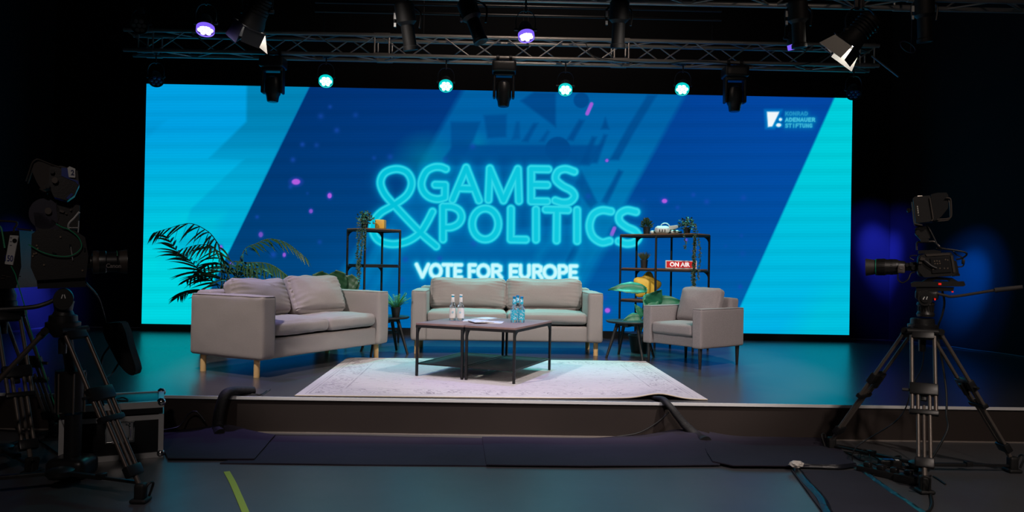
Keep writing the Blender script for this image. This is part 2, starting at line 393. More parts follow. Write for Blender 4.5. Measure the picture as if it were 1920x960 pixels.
    S += [smooth2([(830.6, 387.5), (848, 388), (861, 395), (865.5, 407), (860, 419), (847, 426), (831, 426.6)], 4), [(830.6, 449), (830.6, 387)],
          [(909.8+24.5*math.sin(a*PI/16), 420-29*math.cos(a*PI/16)) for a in range(33)], [(958, 391.6), (957.5, 449), (986, 449.5)], [(1005, 392.9), (1005, 449.5)],
          [(1023.3, 392.9), (1065, 394)], [(1044.2, 394), (1043.5, 451)], [(1082, 394), (1082, 452)],
          smooth2([(1145.7, 396.5), (1128, 394.5), (1112, 403), (1105.4, 423), (1111, 443), (1127.5, 454.5), (1143, 452)]),
          smooth2([(1192.6, 397.5), (1175, 394.5), (1162, 402), (1162, 415), (1175, 426), (1190, 433), (1197, 444), (1190, 454), (1175, 457), (1160, 452.5)])]
    D = seg_dist(X, Y, S, 30)
    hl = np.clip((X-700)/500, 0, 1)[..., None]
    glow = np.exp(-np.clip(D-8, 0, 99)/5.5)
    mixc(glow*(D >= 0), (0, 150, 205), .62)
    ins = np.clip((10.2-D)/3.4, 0, 1)[..., None]
    base = col((0, 190, 216))*(1-hl)+col((20, 204, 226))*hl
    C[:] = C*(1-ins)+base*ins
    rim = np.exp(-((D-5.6)/1.7)**2)
    mixc(rim, (72, 222, 238), .75)
    # subtitle
    L = letters([('V', 781, 803), ('O', 807, 827), ('T', 831, 848), ('E', 852, 865), ('F', 879, 891), ('O', 896, 917), ('R', 922, 940),
                 ('E', 956, 970), ('U', 975, 993), ('R', 999, 1016), ('O', 1020, 1042), ('P', 1047, 1063), ('E', 1068, 1081)], 496, 519, .010, 782)
    D = seg_dist(X, Y, L, 30)
    mixc(np.exp(-np.clip(D-3.5, 0, 99)/3.2), (20, 196, 232), .95)
    mixc(np.clip((5.3-D)/3.2, 0, 1), (205, 250, 255), .97)
    # sponsor mark
    q = poly_mask(X, Y, [(1438, 209.5), (1461, 209.5), (1460, 213), (1448, 237), (1440, 238)], 1.2)
    dq = np.minimum(np.hypot(X-1463.3, Y-224)-2.5, np.hypot((X-1460)/1.4, Y-234.5)-3)
    mixc(np.clip(poly_mask(X, Y, [(1434, 206), (1466, 206), (1452, 241), (1436, 241)], 4), 0, 1), (0, 150, 215), .8)
    mixc(np.clip(1.2-np.clip(dq, 0, 9)/3, 0, 1), (0, 160, 215), .9)
    mixc(q, (240, 246, 250)); mixc(np.clip(.8-dq, 0, 1), (232, 240, 250))
    w3 = 'KONRAD'; x0 = 1473; cells = []
    for j, (wd, xx, yy, kx) in enumerate((('KONRAD', 1473, 210, 7.2), ('ADENAUER', 1473, 221.5, 7.1), ('STIFTUNG', 1473, 232.5, 6.4))):
        Lw = letters([(ch, xx+i*kx, xx+i*kx+kx*.68) for i, ch in enumerate(wd)], yy, yy+6, .0, 0)
        d = seg_dist(X, Y, Lw, 20); k = (.45, .95, .75)[j]
        mixc(np.exp(-np.clip(d, 0, 99)/3.), (0, 165, 205), .75*min(1, k+.2)); mixc(np.clip((1.8-d)/1.5, 0, 1), (110, 220, 235), k*.75)
    C = np.clip(C, 0, 255)/255
    lin = np.where(C <= .04045, C/12.92, ((C+.055)/1.055)**2.4)
    # mesh
    n = NXg*NZg; co_ = np.empty((n, 3), np.float32)
    co_[:, 0] = xg.ravel(); co_[:, 1] = SY; co_[:, 2] = zg.ravel()
    co_ -= np.array(led.location, np.float32)
    i = np.arange(n).reshape(NZg, NXg)
    f = np.stack([i[:-1, :-1], i[:-1, 1:], i[1:, 1:], i[1:, :-1]], -1).reshape(-1, 4)
    me = bpy.data.meshes.new('display_picture'); me.vertices.add(n); me.vertices.foreach_set('co', co_.ravel())
    me.loops.add(f.size); me.loops.foreach_set('vertex_index', f.ravel().astype(np.int32))
    me.polygons.add(len(f)); me.polygons.foreach_set('loop_start', (np.arange(len(f))*4).astype(np.int32))
    me.update(calc_edges=True); me.validate()
    at = me.color_attributes.new('pixels', 'FLOAT_COLOR', 'POINT')
    at.data.foreach_set('color', np.concatenate([lin.reshape(-1, 3), np.ones((n, 1))], 1).astype(np.float32).ravel())
    M = bpy.data.materials.new('led_pixels'); M.use_nodes = True; nt = M.node_tree; nt.nodes.clear()
    o = nt.nodes.new('ShaderNodeOutputMaterial'); e = nt.nodes.new('ShaderNodeEmission'); a = nt.nodes.new('ShaderNodeAttribute'); a.attribute_name = 'pixels'
    nt.links.new(a.outputs['Color'], e.inputs['Color']); nt.links.new(e.outputs[0], o.inputs[0]); e.inputs['Strength'].default_value = 1.0
    M.cycles.emission_sampling = 'NONE'
    me.materials.append(M)
    link(bpy.data.objects.new('display_picture', me), led)
build_picture()
# ------------------------------------------------------------------ sofas and armchair (local frame: x width, -y front)
def lathe_leg(b, x, y, h, r, r2=None):
    lathe(b, [(0, 0), (r2 or r, 0), (r, h*.98), (r, h), (0, h)], (x, y, 0), 18)
def piping(b, w, d, z, r, cx=0, cy=0, n=6):
    pts = []
    for sx, sy, a0 in ((1, 1, 0), (-1, 1, 90), (-1, -1, 180), (1, -1, 270)):
        for k in range(n+1):
            a = R(a0+90*k/n); pts.append((cx+sx*(w/2-r)+r*math.cos(a), cy+sy*(d/2-r)+r*math.sin(a), z))
    pts.append(pts[0]); tube(b, pts, .0035, 6, smooth=False)
def sofa(w, d, loc, rz, label, seed, cush):
    t = thing('sofa', label, 'sofa', loc, rz)
    aw, z0, az = .165, .15, .69
    b = NB()
    soft(b, (0, .02, .235), (w-.06, d-.05, .17), .02, 12, (0, .006, 0), .0025, 5, seed=seed)
    part('base', b, FAB, t, smooth=60)
    b = NB(); soft(b, (0, d/2-.10, .44), (w-.10, .19, .56), .035, 14, (0, .008, .0), .004, 5, seed=seed+1); part('backrest', b, FAB, t, smooth=60)
    for s in (-1, 1):
        b = NB(); soft(b, (s*(w/2-aw/2), 0, (z0+az)/2), (aw, d, az-z0), .03, 18, (.007, .004, .006), .006, 5, seed=seed+3+s)
        ar = part('armrest', b, FAB, t, smooth=60)
        b = NB(); piping(b, aw-.012, d-.012, az-.006, .03, s*(w/2-aw/2)); part('piping', b, FAB, ar)
    iw = (w-2*aw); cw = iw/2
    for i, s in enumerate((-1, 1)):
        def sag(p, q): p.z -= .012*(1-q.x**2)*(1 if q.z > 0 else 0)*(q.y < .2); return p
        b = NB(); soft(b, (s*cw/2, -.075, .405), (cw-.006, d-.20, .125), .045, 22, (.004, .014, .020), .0075, 7, seed=seed+7+i)
        cu = part('seat_cushion', b, FAB, t, smooth=60)
        b = NB(); piping(b, cw-.03, d-.225, .449, .035, s*cw/2, -.075); part('piping', b, FAB, cu)
    for i, (x, yy, zz, tilt, yawc, hh, thick, ww, wr) in enumerate(cush):
        rot = RZ(yawc) @ RX(tilt)
        def fn(p, q):
            e = max(abs(q.x), abs(q.z))**6
            p.y *= 1-.35*e
            p.z -= .016*(1-q.x**2)*(q.z > .5)*q.z; p.z += .012*noise.noise(Vector((p.x*6, seed, 1)))*(q.z > .5)
            # gathered creases running in from the side seams
            g = abs(q.x)**2
            p.y += math.copysign((.011*g)*math.sin(q.z*15+4*noise.noise(Vector((p.x*3, seed+i, p.z*5)))), q.y)*(abs(q.y) > .3)*wr
            return p
        b = NB(); soft(b, (x, yy, zz), (ww, thick, hh), .06, 30, (.012, .04, .012), (.0085*wr), 5, rot, seed+20+i*3, fn, 1.4)
        part('back_cushion', b, FAB, t, smooth=70)
    for sx in (-1, 1):
        for sy in (-1, 1):
            b = NB(); lathe_leg(b, sx*(w/2-.06), sy*(d/2-.115), .16, .026); part('leg', b, BIRCH, t)
    return t
sofa(1.72, .89, (-1.955, 7.27, STZ), R(61), 'grey two-seat sofa at the left, turned towards the coffee tables', 11,
     [(-.37, .13, .645, R(-20), R(2), .36, .19, .66, 1.3), (.30, .07, .65, R(-24), R(-7), .40, .20, .64, 1.9)])
sofa(2.08, .85, (.067, 8.545, STZ), R(1.7), 'grey two-cushion sofa facing the camera in the middle of the stage', 41,
     [(-.435, .11, .64, R(-15), R(1), .37, .19, .86, 1.2), (.435, .11, .645, R(-15), R(-1), .37, .19, .87, 1.1)])

def armchair():
    t = thing('armchair', 'grey woven armchair with thin black tapered legs right of the round side table', 'armchair', (1.995, 7.755, STZ), R(-52))
    w, d = .74, .71
    b = NB(); soft(b, (0, .02, .26), (w-.05, d-.05, .115), .015, 10, (0, .003, 0), .0015, 5, seed=71); part('base', b, FAB2, t, smooth=60)
    b = NB(); soft(b, (0, d/2-.075, .435), (w-.14, .13, .50), .025, 12, (0, .004, 0), .002, 5, RX(R(-6)), 72); part('backrest', b, FAB2, t, smooth=60)
    for s in (-1, 1):
        b = NB(); soft(b, (s*(w/2-.055), 0, .392), (.11, d, .385), .016, 14, (.003, .002, .003), .0015, 6, seed=73+s)
        ar = part('armrest', b, FAB2, t, smooth=60)
        b = NB(); piping(b, .106, d-.006, .583, .015, s*(w/2-.055)); part('piping', b, FAB2, ar)
    b = NB(); soft(b, (0, -.08, .368), (w-.225, d-.17, .115), .028, 18, (.003, .006, .014), .003, 8, seed=80)
    cu = part('seat_cushion', b, FAB2, t, smooth=60)
    b = NB(); piping(b, w-.24, d-.185, .412, .025, 0, -.08); part('piping', b, FAB2, cu)
    def fn(p, q): p.y *= 1-.3*max(abs(q.x), abs(q.z))**6; return p
    b = NB(); soft(b, (0, .115, .595), (w-.24, .15, .37), .045, 26, (.006, .028, .006), .009, 7, RX(R(-15)), 82, fn); part('back_cushion', b, FAB2, t, smooth=70)
    for sx in (-1, 1):
        for sy in (-1, 1):
            b = NB(); lathe_leg(b, sx*(w/2-.045), sy*(d/2-.05), .205, .021, .013); part('leg', b, BLACK, t)
armchair()

# ------------------------------------------------------------------ rug
RUGM = mat('faded_damask_rug', rgb(205, 200, 206), .95, spec=.1)
def rug_mat():
    nt = RUGM.node_tree; L = nt.links.new; N = nt.nodes.new; b = nt.nodes['Principled BSDF']; tc = nt.nodes['Texture Coordinate']
    sep = N('ShaderNodeSeparateXYZ'); L(tc.outputs['Object'], sep.inputs[0])
    def mth(op, a, c=None, cl=False):
        m_ = N('ShaderNodeMath'); m_.operation = op; m_.use_clamp = cl
        for i, v in enumerate((a, c)):
            if v is None: continue
            if isinstance(v, (int, float)): m_.inputs[i].default_value = v
            else: L(v, m_.inputs[i])
        return m_.outputs[0]
    ax = mth('SUBTRACT', 1.535, mth('ABSOLUTE', sep.outputs[0])); ay = mth('SUBTRACT', 1.08, mth('ABSOLUTE', sep.outputs[1]))
    ed = mth('MINIMUM', ax, ay)                       # distance to the rug's edge
    def line(at, w): return mth('SUBTRACT', 1, mth('DIVIDE', mth('ABSOLUTE', mth('SUBTRACT', ed, at)), w), True)
    vo = N('ShaderNodeTexNoise'); vo.inputs['Scale'].default_value = 13; vo.inputs['Detail'].default_value = 1.5; vo.inputs['Distortion'].default_value = 1.2; L(tc.outputs['Object'], vo.inputs['Vector'])
    wv = N('ShaderNodeTexWave'); wv.wave_type = 'RINGS'; wv.inputs['Scale'].default_value = 2.2; wv.inputs['Distortion'].default_value = 9; wv.inputs['Detail'].default_value = 4; wv.inputs['Detail Scale'].default_value = 2.5
    L(tc.outputs['Object'], wv.inputs['Vector'])
    no = N('ShaderNodeTexNoise'); no.inputs['Scale'].default_value = 6; no.inputs['Detail'].default_value = 8; L(tc.outputs['Object'], no.inputs['Vector'])
    nf = N('ShaderNodeTexNoise'); nf.inputs['Scale'].default_value = 120; nf.inputs['Detail'].default_value = 3; L(tc.outputs['Object'], nf.inputs['Vector'])
    scr = mth('MULTIPLY', mth('LESS_THAN', mth('ABSOLUTE', mth('SUBTRACT', vo.outputs['Fac'], .5)), .035), mth('LESS_THAN', mth('ABSOLUTE', mth('SUBTRACT', ed, .2)), .095))
    wl = mth('MULTIPLY', mth('LESS_THAN', mth('ABSOLUTE', mth('SUBTRACT', wv.outputs['Fac'], .5)), .13), mth('GREATER_THAN', ed, .33))
    ln = mth('ADD', mth('ADD', line(.085, .01), line(.315, .012)), line(.06, .006))
    p = mth('ADD', mth('ADD', scr, mth('MULTIPLY', wl, .55)), ln, True)
    worn = mth('MULTIPLY', p, mth('SUBTRACT', mth('MULTIPLY', no.outputs['Fac'], 2.4), .65, True))
    worn = mth('MULTIPLY', worn, mth('ADD', .4, mth('MULTIPLY', nf.outputs['Fac'], .9)))
    mx = N('ShaderNodeMix'); mx.data_type = 'RGBA'; mx.inputs[6].default_value = rgb(196, 191, 193); mx.inputs[7].default_value = rgb(126, 119, 128)
    L(worn, mx.inputs[0])
    mx2 = N('ShaderNodeMix'); mx2.data_type = 'RGBA'; mx2.blend_type = 'MULTIPLY'; mx2.inputs[0].default_value = .25
    L(mx.outputs[2], mx2.inputs[6]); L(nf.outputs['Color'], mx2.inputs[7]); L(mx2.outputs[2], b.inputs['Base Color'])
    bp = N('ShaderNodeBump'); bp.inputs['Strength'].default_value = .5; bp.inputs['Distance'].default_value = .003; L(nf.outputs['Fac'], bp.inputs['Height']); L(bp.outputs['Normal'], b.inputs['Normal'])
rug_mat()
def rug():
    t = thing('rug', 'pale faded damask rug under the coffee tables at the stage edge', 'rug', (.008, 6.68, STZ), R(1.4))
    b = NB(); nx, ny = 90, 40; W, D_ = 3.07, 2.16
    def bump(x, y):
        f = max(0, 1-(y+D_/2)/.55)
        return .036*math.exp(-((x-1.17)/.15)**2)*f + .006*math.exp(-((x-1.0)/.4)**2)*f
    top = [[b.verts.new((-W/2+W*i/nx, -D_/2+D_*j/ny, .008+bump(-W/2+W*i/nx, -D_/2+D_*j/ny))) for i in range(nx+1)] for j in range(ny+1)]
    bot = [[b.verts.new((v.co.x, v.co.y, v.co.z-.007)) for v in r] for r in top]
    for j in range(ny):
        for i in range(nx):
            b.faces.new((top[j][i], top[j][i+1], top[j+1][i+1], top[j+1][i])); b.faces.new((bot[j][i], bot[j+1][i], bot[j+1][i+1], bot[j][i+1]))
    ring = [(0, i) for i in range(nx+1)] + [(j, nx) for j in range(1, ny+1)] + [(ny, i) for i in range(nx-1, -1, -1)] + [(j, 0) for j in range(ny-1, 0, -1)]
    for (a, c), (d, e) in zip(ring, ring[1:]+ring[:1]): b.faces.new((bot[a][c], bot[d][e], top[d][e], top[a][c]))
    part('pile', b, RUGM, t)
    b = NB(); tube(b, [(-W/2+W*i/nx, -D_/2-.002, .0055+bump(-W/2+W*i/nx, -D_/2)) for i in range(nx+1)], .0048, 6, smooth=False)
    part('hem', b, mat('rug_hem', rgb(205, 190, 170), .9), t)
rug()

# ------------------------------------------------------------------ coffee tables
MESHM = mat('steel_mesh_shelf', (.012, .014, .015, 1), .5, .3)
def coffee_table(c, rz, label):
    t = thing('coffee_table', label, 'table', (c[0], c[1], STZ+.009), rz)
    w, d, h = .46, .92, .462
    b = NB(); box(b, (0, 0, h-.009), (w, d, .018), bev=.002); part('tabletop', b, OAKTOP, t)
    b = NB()
    for s in (-1, 1):
        box(b, (0, s*(d/2-.012), h-.030), (w, .022, .022)); box(b, (s*(w/2-.012), 0, h-.030), (.022, d, .022))
        for q in (-1, 1):       # rounded corner gussets
            pts = [Vector((s*(w/2-.022), q*(d/2-.02), h-.04))]+[Vector((s*(w/2-.022), q*(d/2-.02-.07+.07*math.cos(R(a))), h-.04-.07+.07*math.sin(R(a)))) for a in range(0, 91, 15)]
            prism(b, pts, (s*.018, 0, 0))
    part('frame', b, STEEL, t)
    for s in (-1, 1):
        for q in (-1, 1):
            b = NB(); box(b, (s*(w/2-.012), q*(d/2-.012), (h-.02)/2), (.021, .021, h-.02), bev=.003); part('leg', b, STEEL, t)
    b = NB()
    for s in (-1, 1):
        box(b, (0, s*(d/2-.03), .105), (w-.04, .014, .014)); box(b, (s*(w/2-.014), 0, .105), (.014, d-.06, .014))
    n = 22
    for i in range(1, n): box(b, (-w/2+.02+(w-.04)*i/n, 0, .106), (.0105, d-.06, .004))
    for i in range(1, n*2): box(b, (0, -d/2+.03+(d-.06)*i/(2*n), .107), (w-.04, .0115, .004))
    part('mesh_shelf', b, MESHM, t)
ang = R(-22.8); ex = Vector((math.cos(ang), math.sin(ang), 0)); ey = Vector((-math.sin(ang), math.cos(ang), 0))
c2 = Vector((.128, 6.20, 0)) - ex*.23 + ey*.46
c1 = c2 - ex*.475
coffee_table(c2, ang, 'dark coffee table on the right of the pushed-together pair, carrying the blue-capped bottles')
coffee_table(c1, ang, 'dark coffee table on the left of the pushed-together pair, carrying the white-capped bottles')
TT = STZ+.009+.462

GLASS = mat('clear_bottle_glass', (.93, .97, .97, 1), .03, trans=1)
def bottle(px, py, label, capm, labm, group, h=.235, r=.029):
    p = G(px, py, TT)
    t = thing('glass_bottle', label, 'bottle', (p.x, p.y, TT+.0005), random.uniform(0, 1), group)
    b = NB(); s = h/.235
    lathe(b, [(0, 0), (r*.93, 0), (r, .006), (r, .118*s), (r*.93, .133*s), (r*.62, .150*s), (.0135, .165*s), (.012, .219*s), (.0135, .222*s), (.0135, .228*s), (0, .228*s)], n=24)
    part('glass', b, GLASS, t)
    b = NB(); lathe(b, [(.0140, .224*s), (.0148, .225*s), (.0148, .233*s), (.011, h), (0, h)], n=24); part('cap', b, capm, t)
    b = NB(); lathe(b, [(r+.0004, .022), (r+.0012, .023), (r+.0012, .112*s), (r+.0004, .113*s)], n=28); lb = part('label_band', b, labm, t)
    b = NB(); cyl(b, Vector((-.008, -r-.0016, .075)), Vector((-.008, -r+.002, .075)), .010, n=14); part('round_emblem', b, EMBL, lb)
    b = NB(); lathe(b, [(.0160, .166*s), (.0165, .167*s), (.0137, .210*s), (.0130, .211*s)], n=24); part('neck_label', b, labm, t)
    return t
EMBL = mat('pale_blue_emblem', rgb(150, 190, 205), .6)
CAPW = mat('white_crown_cap', (.8, .8, .8, 1), .35); CAPB = mat('blue_crown_cap', rgb(0, 130, 215), .3, .4)
LABB = mat('turquoise_pattern_label', rgb(40, 190, 220), .6)
nt = LABB.node_tree; vo = nt.nodes.new('ShaderNodeTexNoise'); vo.inputs['Scale'].default_value = 95; cr = nt.nodes.new('ShaderNodeValToRGB'); cr.color_ramp.interpolation = 'CONSTANT'
cr.color_ramp.elements[0].color = rgb(20, 178, 214); cr.color_ramp.elements[1].color = rgb(225, 236, 240); cr.color_ramp.elements[1].position = .58
nt.links.new(nt.nodes['Texture Coordinate'].outputs['Object'], vo.inputs['Vector']); nt.links.new(vo.outputs['Fac'], cr.inputs[0]); nt.links.new(cr.outputs[0], nt.nodes['Principled BSDF'].inputs['Base Color'])
g1 = 'bottles on the coffee tables'
bottle(848.5, 600.5, 'white-labelled glass bottle with white cap, left of its pair', CAPW, PAPER, g1)
bottle(863.5, 601, 'white-labelled glass bottle with white cap, right of its pair', CAPW, PAPER, g1, .237, .031)
bottle(963.5, 604.5, 'turquoise-labelled glass bottle with blue cap, front left of three', CAPB, LABB, g1, .232)
bottle(977.5, 604.5, 'turquoise-labelled glass bottle with blue cap, front right of three', CAPB, LABB, g1, .232)
bottle(970, 600.5, 'turquoise-labelled glass bottle with blue cap, behind the two front ones', CAPB, LABB, g1, .232)
MAGM = mat('printed_magazine', rgb(170, 180, 195), .35)
nt = MAGM.node_tree; vo = nt.nodes.new('ShaderNodeTexVoronoi'); vo.inputs['Scale'].default_value = 22; cr = nt.nodes.new('ShaderNodeValToRGB'); cr.color_ramp.interpolation = 'CONSTANT'
for e_, (p_, c_) in zip((cr.color_ramp.elements[0], cr.color_ramp.elements[1], cr.color_ramp.elements.new(.4), cr.color_ramp.elements.new(.8)), ((0, (190, 200, 215)), (.62, (60, 90, 120)), (.4, (225, 225, 225)), (.8, (150, 170, 190)))):
    e_.position = p_; e_.color = rgb(*c_)
nt.links.new(nt.nodes['Texture Coordinate'].outputs['Object'], vo.inputs['Vector']); nt.links.new(vo.outputs['Color'], cr.inputs[0]); nt.links.new(cr.outputs[0], nt.nodes['Principled BSDF'].inputs['Base Color'])
for px, py, a, zz, lab in ((884, 601.5, R(8), 0, 'leftmost open magazine lying flat on the coffee table'), (908, 597.5, R(-24), 0, 'rearmost folded brochure lying on the coffee table'),
                           (925, 605, R(-6), 0, 'front stapled magazine near the blue-capped bottles'), (901, 603, R(20), .009, 'magazine resting on top of the other papers')):
    p = G(px, py, TT+zz); t = thing('magazine', lab, 'magazine', (p.x, p.y, TT+zz+.0006), a, 'magazines on the coffee table')
    t.scale = (.85, .85, .85); b = NB()
    ns = 8; prof = [(-.10+.20*i/ns, .004+.004*math.sin(PI*i/ns)) for i in range(ns+1)]
    for (x0, z0), (x1, z1) in zip(prof, prof[1:]): prism(b, [(x0, -.135, 0), (x1, -.135, 0), (x1, -.135, z1), (x0, -.135, z0)], (0, .27, 0))
    part('cover', b, MAGM, t)
    b = NB(); box(b, (0, -.1355, .003), (.196, .002, .003)); part('page_block', b, PAPER, t)

# ------------------------------------------------------------------ round side tables
def side_table(c, rz, label):
    t = thing('side_table', label, 'table', (c[0], c[1], STZ), rz)
    b = NB(); lathe(b, [(0, .378), (.25, .378), (.265, .386), (.267, .395), (.264, .400), (0, .400)], n=48); part('tabletop', b, BLACK, t)
    b = NB()
    for a in (0, PI/2): box(b, (0, 0, .358), (.30, .035, .04), RZ(a))
    part('cross_brace', b, BLACK, t)
    for k in range(4):
        a = PI/4+k*PI/2; d = Vector((math.cos(a), math.sin(a), 0))
        b = NB(); cyl(b, d*.155+Vector((0, 0, .378)), d*.285, .021, .013, 14); part('leg', b, BLACK, t)
side_table((-1.255, 8.20), R(25), 'round black side table with a potted fern, between the two sofas')
side_table((1.415, 8.13), R(62), 'round black side table between the middle sofa and the armchair')

# ------------------------------------------------------------------ plants
POTM = mat('black_plant_pot', (.014, .013, .013, 1), .5)
def pot(t, r0, r1, h, z=0):
    b = NB(); lathe(b, [(0, z), (r0, z), (r1, z+h*.9), (r1*1.06, z+h*.9), (r1*1.06, z+h), (r1*.95, z+h), (r1*.92, z+h*.88), (0, z+h*.88)], n=26); p = part('pot', b, POTM, t)
    b = NB(); lathe(b, [(0, z+h*.86), (r1*.93, z+h*.88), (r1*.5, z+h*.93), (0, z+h*.94)], n=20); part('soil', b, SOIL, p)
def leafq(b, p, d, n, L, W, k=3, droop=0., fold=.15):
    # a pointed leaf blade with a fold along the midrib
    d = d.normalized(); s = d.cross(n); s = s.normalized() if s.length > 1e-5 else Vector((1, 0, 0)); n = s.cross(d)
    prev = None; pos = Vector(p)
    for i in range(k+1):
        t = i/k; w = W*.5*math.sin(PI*min(.98, .12+.88*t)**.8) if i < k else .0008
        dd = (d - Vector((0, 0, 1))*droop*t).normalized()
        if i: pos = pos + dd*(L/k)
        row = [b.verts.new(pos+s*w+n*fold*w), b.verts.new(pos), b.verts.new(pos-s*w+n*fold*w)]
        if prev:
            b.faces.new((prev[0], prev[1], row[1], row[0])); b.faces.new((prev[1], prev[2], row[2], row[1]))
        prev = row
def frond(b, bs, pts, L, n=26, side=(1, 1), hang=.6, W=.022, spread=.85):
    P = spline(pts, 10); tot = len(P)
    tube(bs, P, [.007, .002], 6, smooth=False)
    for i in range(n):
        t = .22+.78*i/(n-1); f = t*(tot-1); k = min(int(f), tot-2); p = P[k].lerp(P[k+1], f-k); tg = (P[k+1]-P[max(0, k-1)]).normalized()
        sd = tg.cross(Vector((0, 0, 1))); sd = sd.normalized() if sd.length > .1 else Vector((0, 1, 0))
        up = sd.cross(tg)
        l = L*(.45+.55*math.sin(PI*min(1, .25+.75*t)))*random.uniform(.85, 1.1)
        for q, on in ((-1, side[0]), (1, side[1])):
            if not on: continue
            d = tg*(.5+.35*t) + sd*q*spread*random.uniform(.8, 1.1) + up*.15 - Vector((0, 0, 1))*hang*random.uniform(.5, 1.1)
            leafq(b, p, d, Vector((0, -.8, .6)) + sd*q*.4, l, W*random.uniform(.8, 1.15), 6, random.uniform(.35, .8))
def palm():
    base = Vector((-3.03, 8.02, STZ)); t = thing('potted_palm', 'tall potted palm with arching fronds behind the left sofa', 'plant', base)
    b = NB(); lathe(b, [(0, 0), (.13, 0), (.17, .30), (.18, .30), (.18, .33), (.165, .33), (.16, .30), (0, .30)], n=26); p = part('pot', b, POTM, t)
    b = NB(); lathe(b, [(0, .29), (.158, .30), (0, .315)], n=20); part('soil', b, SOIL, p)
    F = [([(416, 530), (412, 470), (404, 450), (387, 432), (355, 419), (310, 430), (290, 436)], (8.0, 7.85), .25, 24, (1, 1), 1.2),
         ([(416, 530), (410, 482), (398, 462), (373, 459), (343, 466)], (8.0, 7.7), .24, 20, (1, 1), .9),
         ([(416, 530), (396, 515), (375, 507), (352, 485), (333, 472), (315, 447)], (8.0, 8.15), .27, 24, (1, 1), .15),
         ([(438, 530), (447, 498), (460, 467), (480, 457), (505, 448), (538, 456), (572, 482)], (8.0, 8.1), .24, 28, (1, 1), .6),
         ([(440, 530), (457, 497), (477, 492), (505, 495), (527, 508), (550, 526)], (8.0, 7.85), .23, 24, (1, 1), .7),
         ([(415, 545), (400, 528), (388, 518), (370, 517), (352, 524)], (8.0, 8.2), .20, 16, (1, 1), .5),
         ([(412, 560), (392, 548), (370, 543), (348, 547), (335, 556)], (8.0, 8.1), .20, 16, (1, 1), .3),
         ([(440, 530), (462, 510), (485, 503), (503, 511)], (8.0, 7.75), .18, 14, (1, 1), .3),
         ([(425, 530), (428, 505), (440, 490), (462, 500), (476, 515)], (8.0, 7.8), .2, 14, (1, 1), .5),
         ([(420, 530), (415, 500), (402, 492), (385, 500), (372, 512)], (8.0, 8.2), .2, 14, (1, 1), .5)]
    for pts, (ya, yb), L, n, sd, hg in F:
        b = NB(); bs = NB(); P = [base+Vector((0, 0, .31))]+[A(x, y, ya+(yb-ya)*i/(len(pts)-1)) for i, (x, y) in enumerate(pts)]
        frond(b, bs, P, L*1.35, int(n*.75), sd, hg, .023)
        f = part('frond', b, LEAF, t, world=True, smooth=0); part('rachis', bs, STEM, f, world=True)
palm()
def broad_leaf(b, p, d, L, W, n=Vector((0, -.3, 1)), lobes=0, droop=.4, k=12):
    d = d.normalized(); s = d.cross(n).normalized(); nn = s.cross(d); prev = None; pos = Vector(p)
    for i in range(k+1):
        t = i/k; w = W*.5*(math.sin(PI*min(1, .06+.94*t)**.75)**(.45 if lobes == 2 else 1)) if i < k else (.25*W if lobes == 2 else .002)
        if lobes == 1 and i % 2: w *= .72
        if i: pos = pos + (d - Vector((0, 0, 1))*droop*t).normalized()*(L/k)
        row = [b.verts.new(pos+s*w*q+nn*(.12*W*abs(q)**1.5-.02*W*math.cos(i*1.9)*abs(q))) for q in (-1, -.55, 0, .55, 1)]
        if prev:
            for a in range(4): b.faces.new((prev[a], prev[a+1], row[a+1], row[a]))
        prev = row
def leafy(name, label, loc, leaves, m, lobes=0, pr=(.09, .12, .2)):
    t = thing(name, label, 'plant', loc); pot(t, *pr)
    for p, d, L, W, n in leaves:
        b = NB(); broad_leaf(b, p, Vector(d), L, W, Vector(n), lobes); lf = part('leaf', b, m, t, world=True)
        lf.modifiers.new('thick', 'SOLIDIFY').thickness = .0012
        base = Vector(loc)+Vector((0, 0, pr[2]*.9)); b = NB(); mid = base.lerp(Vector(p), .5)+Vector((0, 0, .08)); tube(b, [base, mid, Vector(p)], .0055, 6); part('stem', b, STEM, lf, world=True)
    return t
leafy('broad_leaf_plant', 'broad-leaved potted plant with large glossy leaves, behind the armchair arm', (1.60, 8.62, STZ),
      [(A(1212, 545, 8.45), (-1, -.25, .22), .47, .17, (.1, -.75, .7)), (A(1212, 548, 8.5), (-.6, .5, .1), .26, .16, (0, -.6, .8)),
       (A(1225, 556, 8.35), (-.45, -.5, -.5), .24, .19, (-.1, -.9, .3)), (A(1218, 573, 8.3), (.35, -.1, .75), .22, .2, (.3, -.9, .2)),
       (A(1228, 572, 8.3), (.95, -.1, .35), .31, .16, (.1, -.9, .4)), (A(1232, 572, 8.4), (1, .2, .05), .24, .15, (0, -.7, .6)),
       (A(1202, 598, 8.2), (-.85, -.3, .05), .25, .14, (.2, -.8, .5)), (A(1204, 594, 8.25), (-.3, .1, .6), .16, .12, (.6, -.8, .3))], LEAFB, 0)
leafy('round_leaf_plant', 'dark round-leaved plant between the left sofa and the narrow shelf', (-2.0, 8.72, STZ),
      [(A(614, 545, 8.6), (-.35, -.2, .95), .24, .26, (.1, -1, .1)), (A(626, 543, 8.6), (.3, -.1, .9), .23, .26, (0, -1, .2)), (A(606, 540, 8.65), (-.8, 0, .6), .19, .20, (0, -1, .2)),
       (A(642, 545, 8.6), (.5, .1, .75), .22, .22, (0, -1, .2)), (A(620, 550, 8.5), (.1, -.4, .7), .2, .24, (0, -1, .3)), (A(652, 552, 8.65), (.35, .2, .8), .19, .18, (0, -1, .2))], LEAFD, 2, (.12, .15, .28))
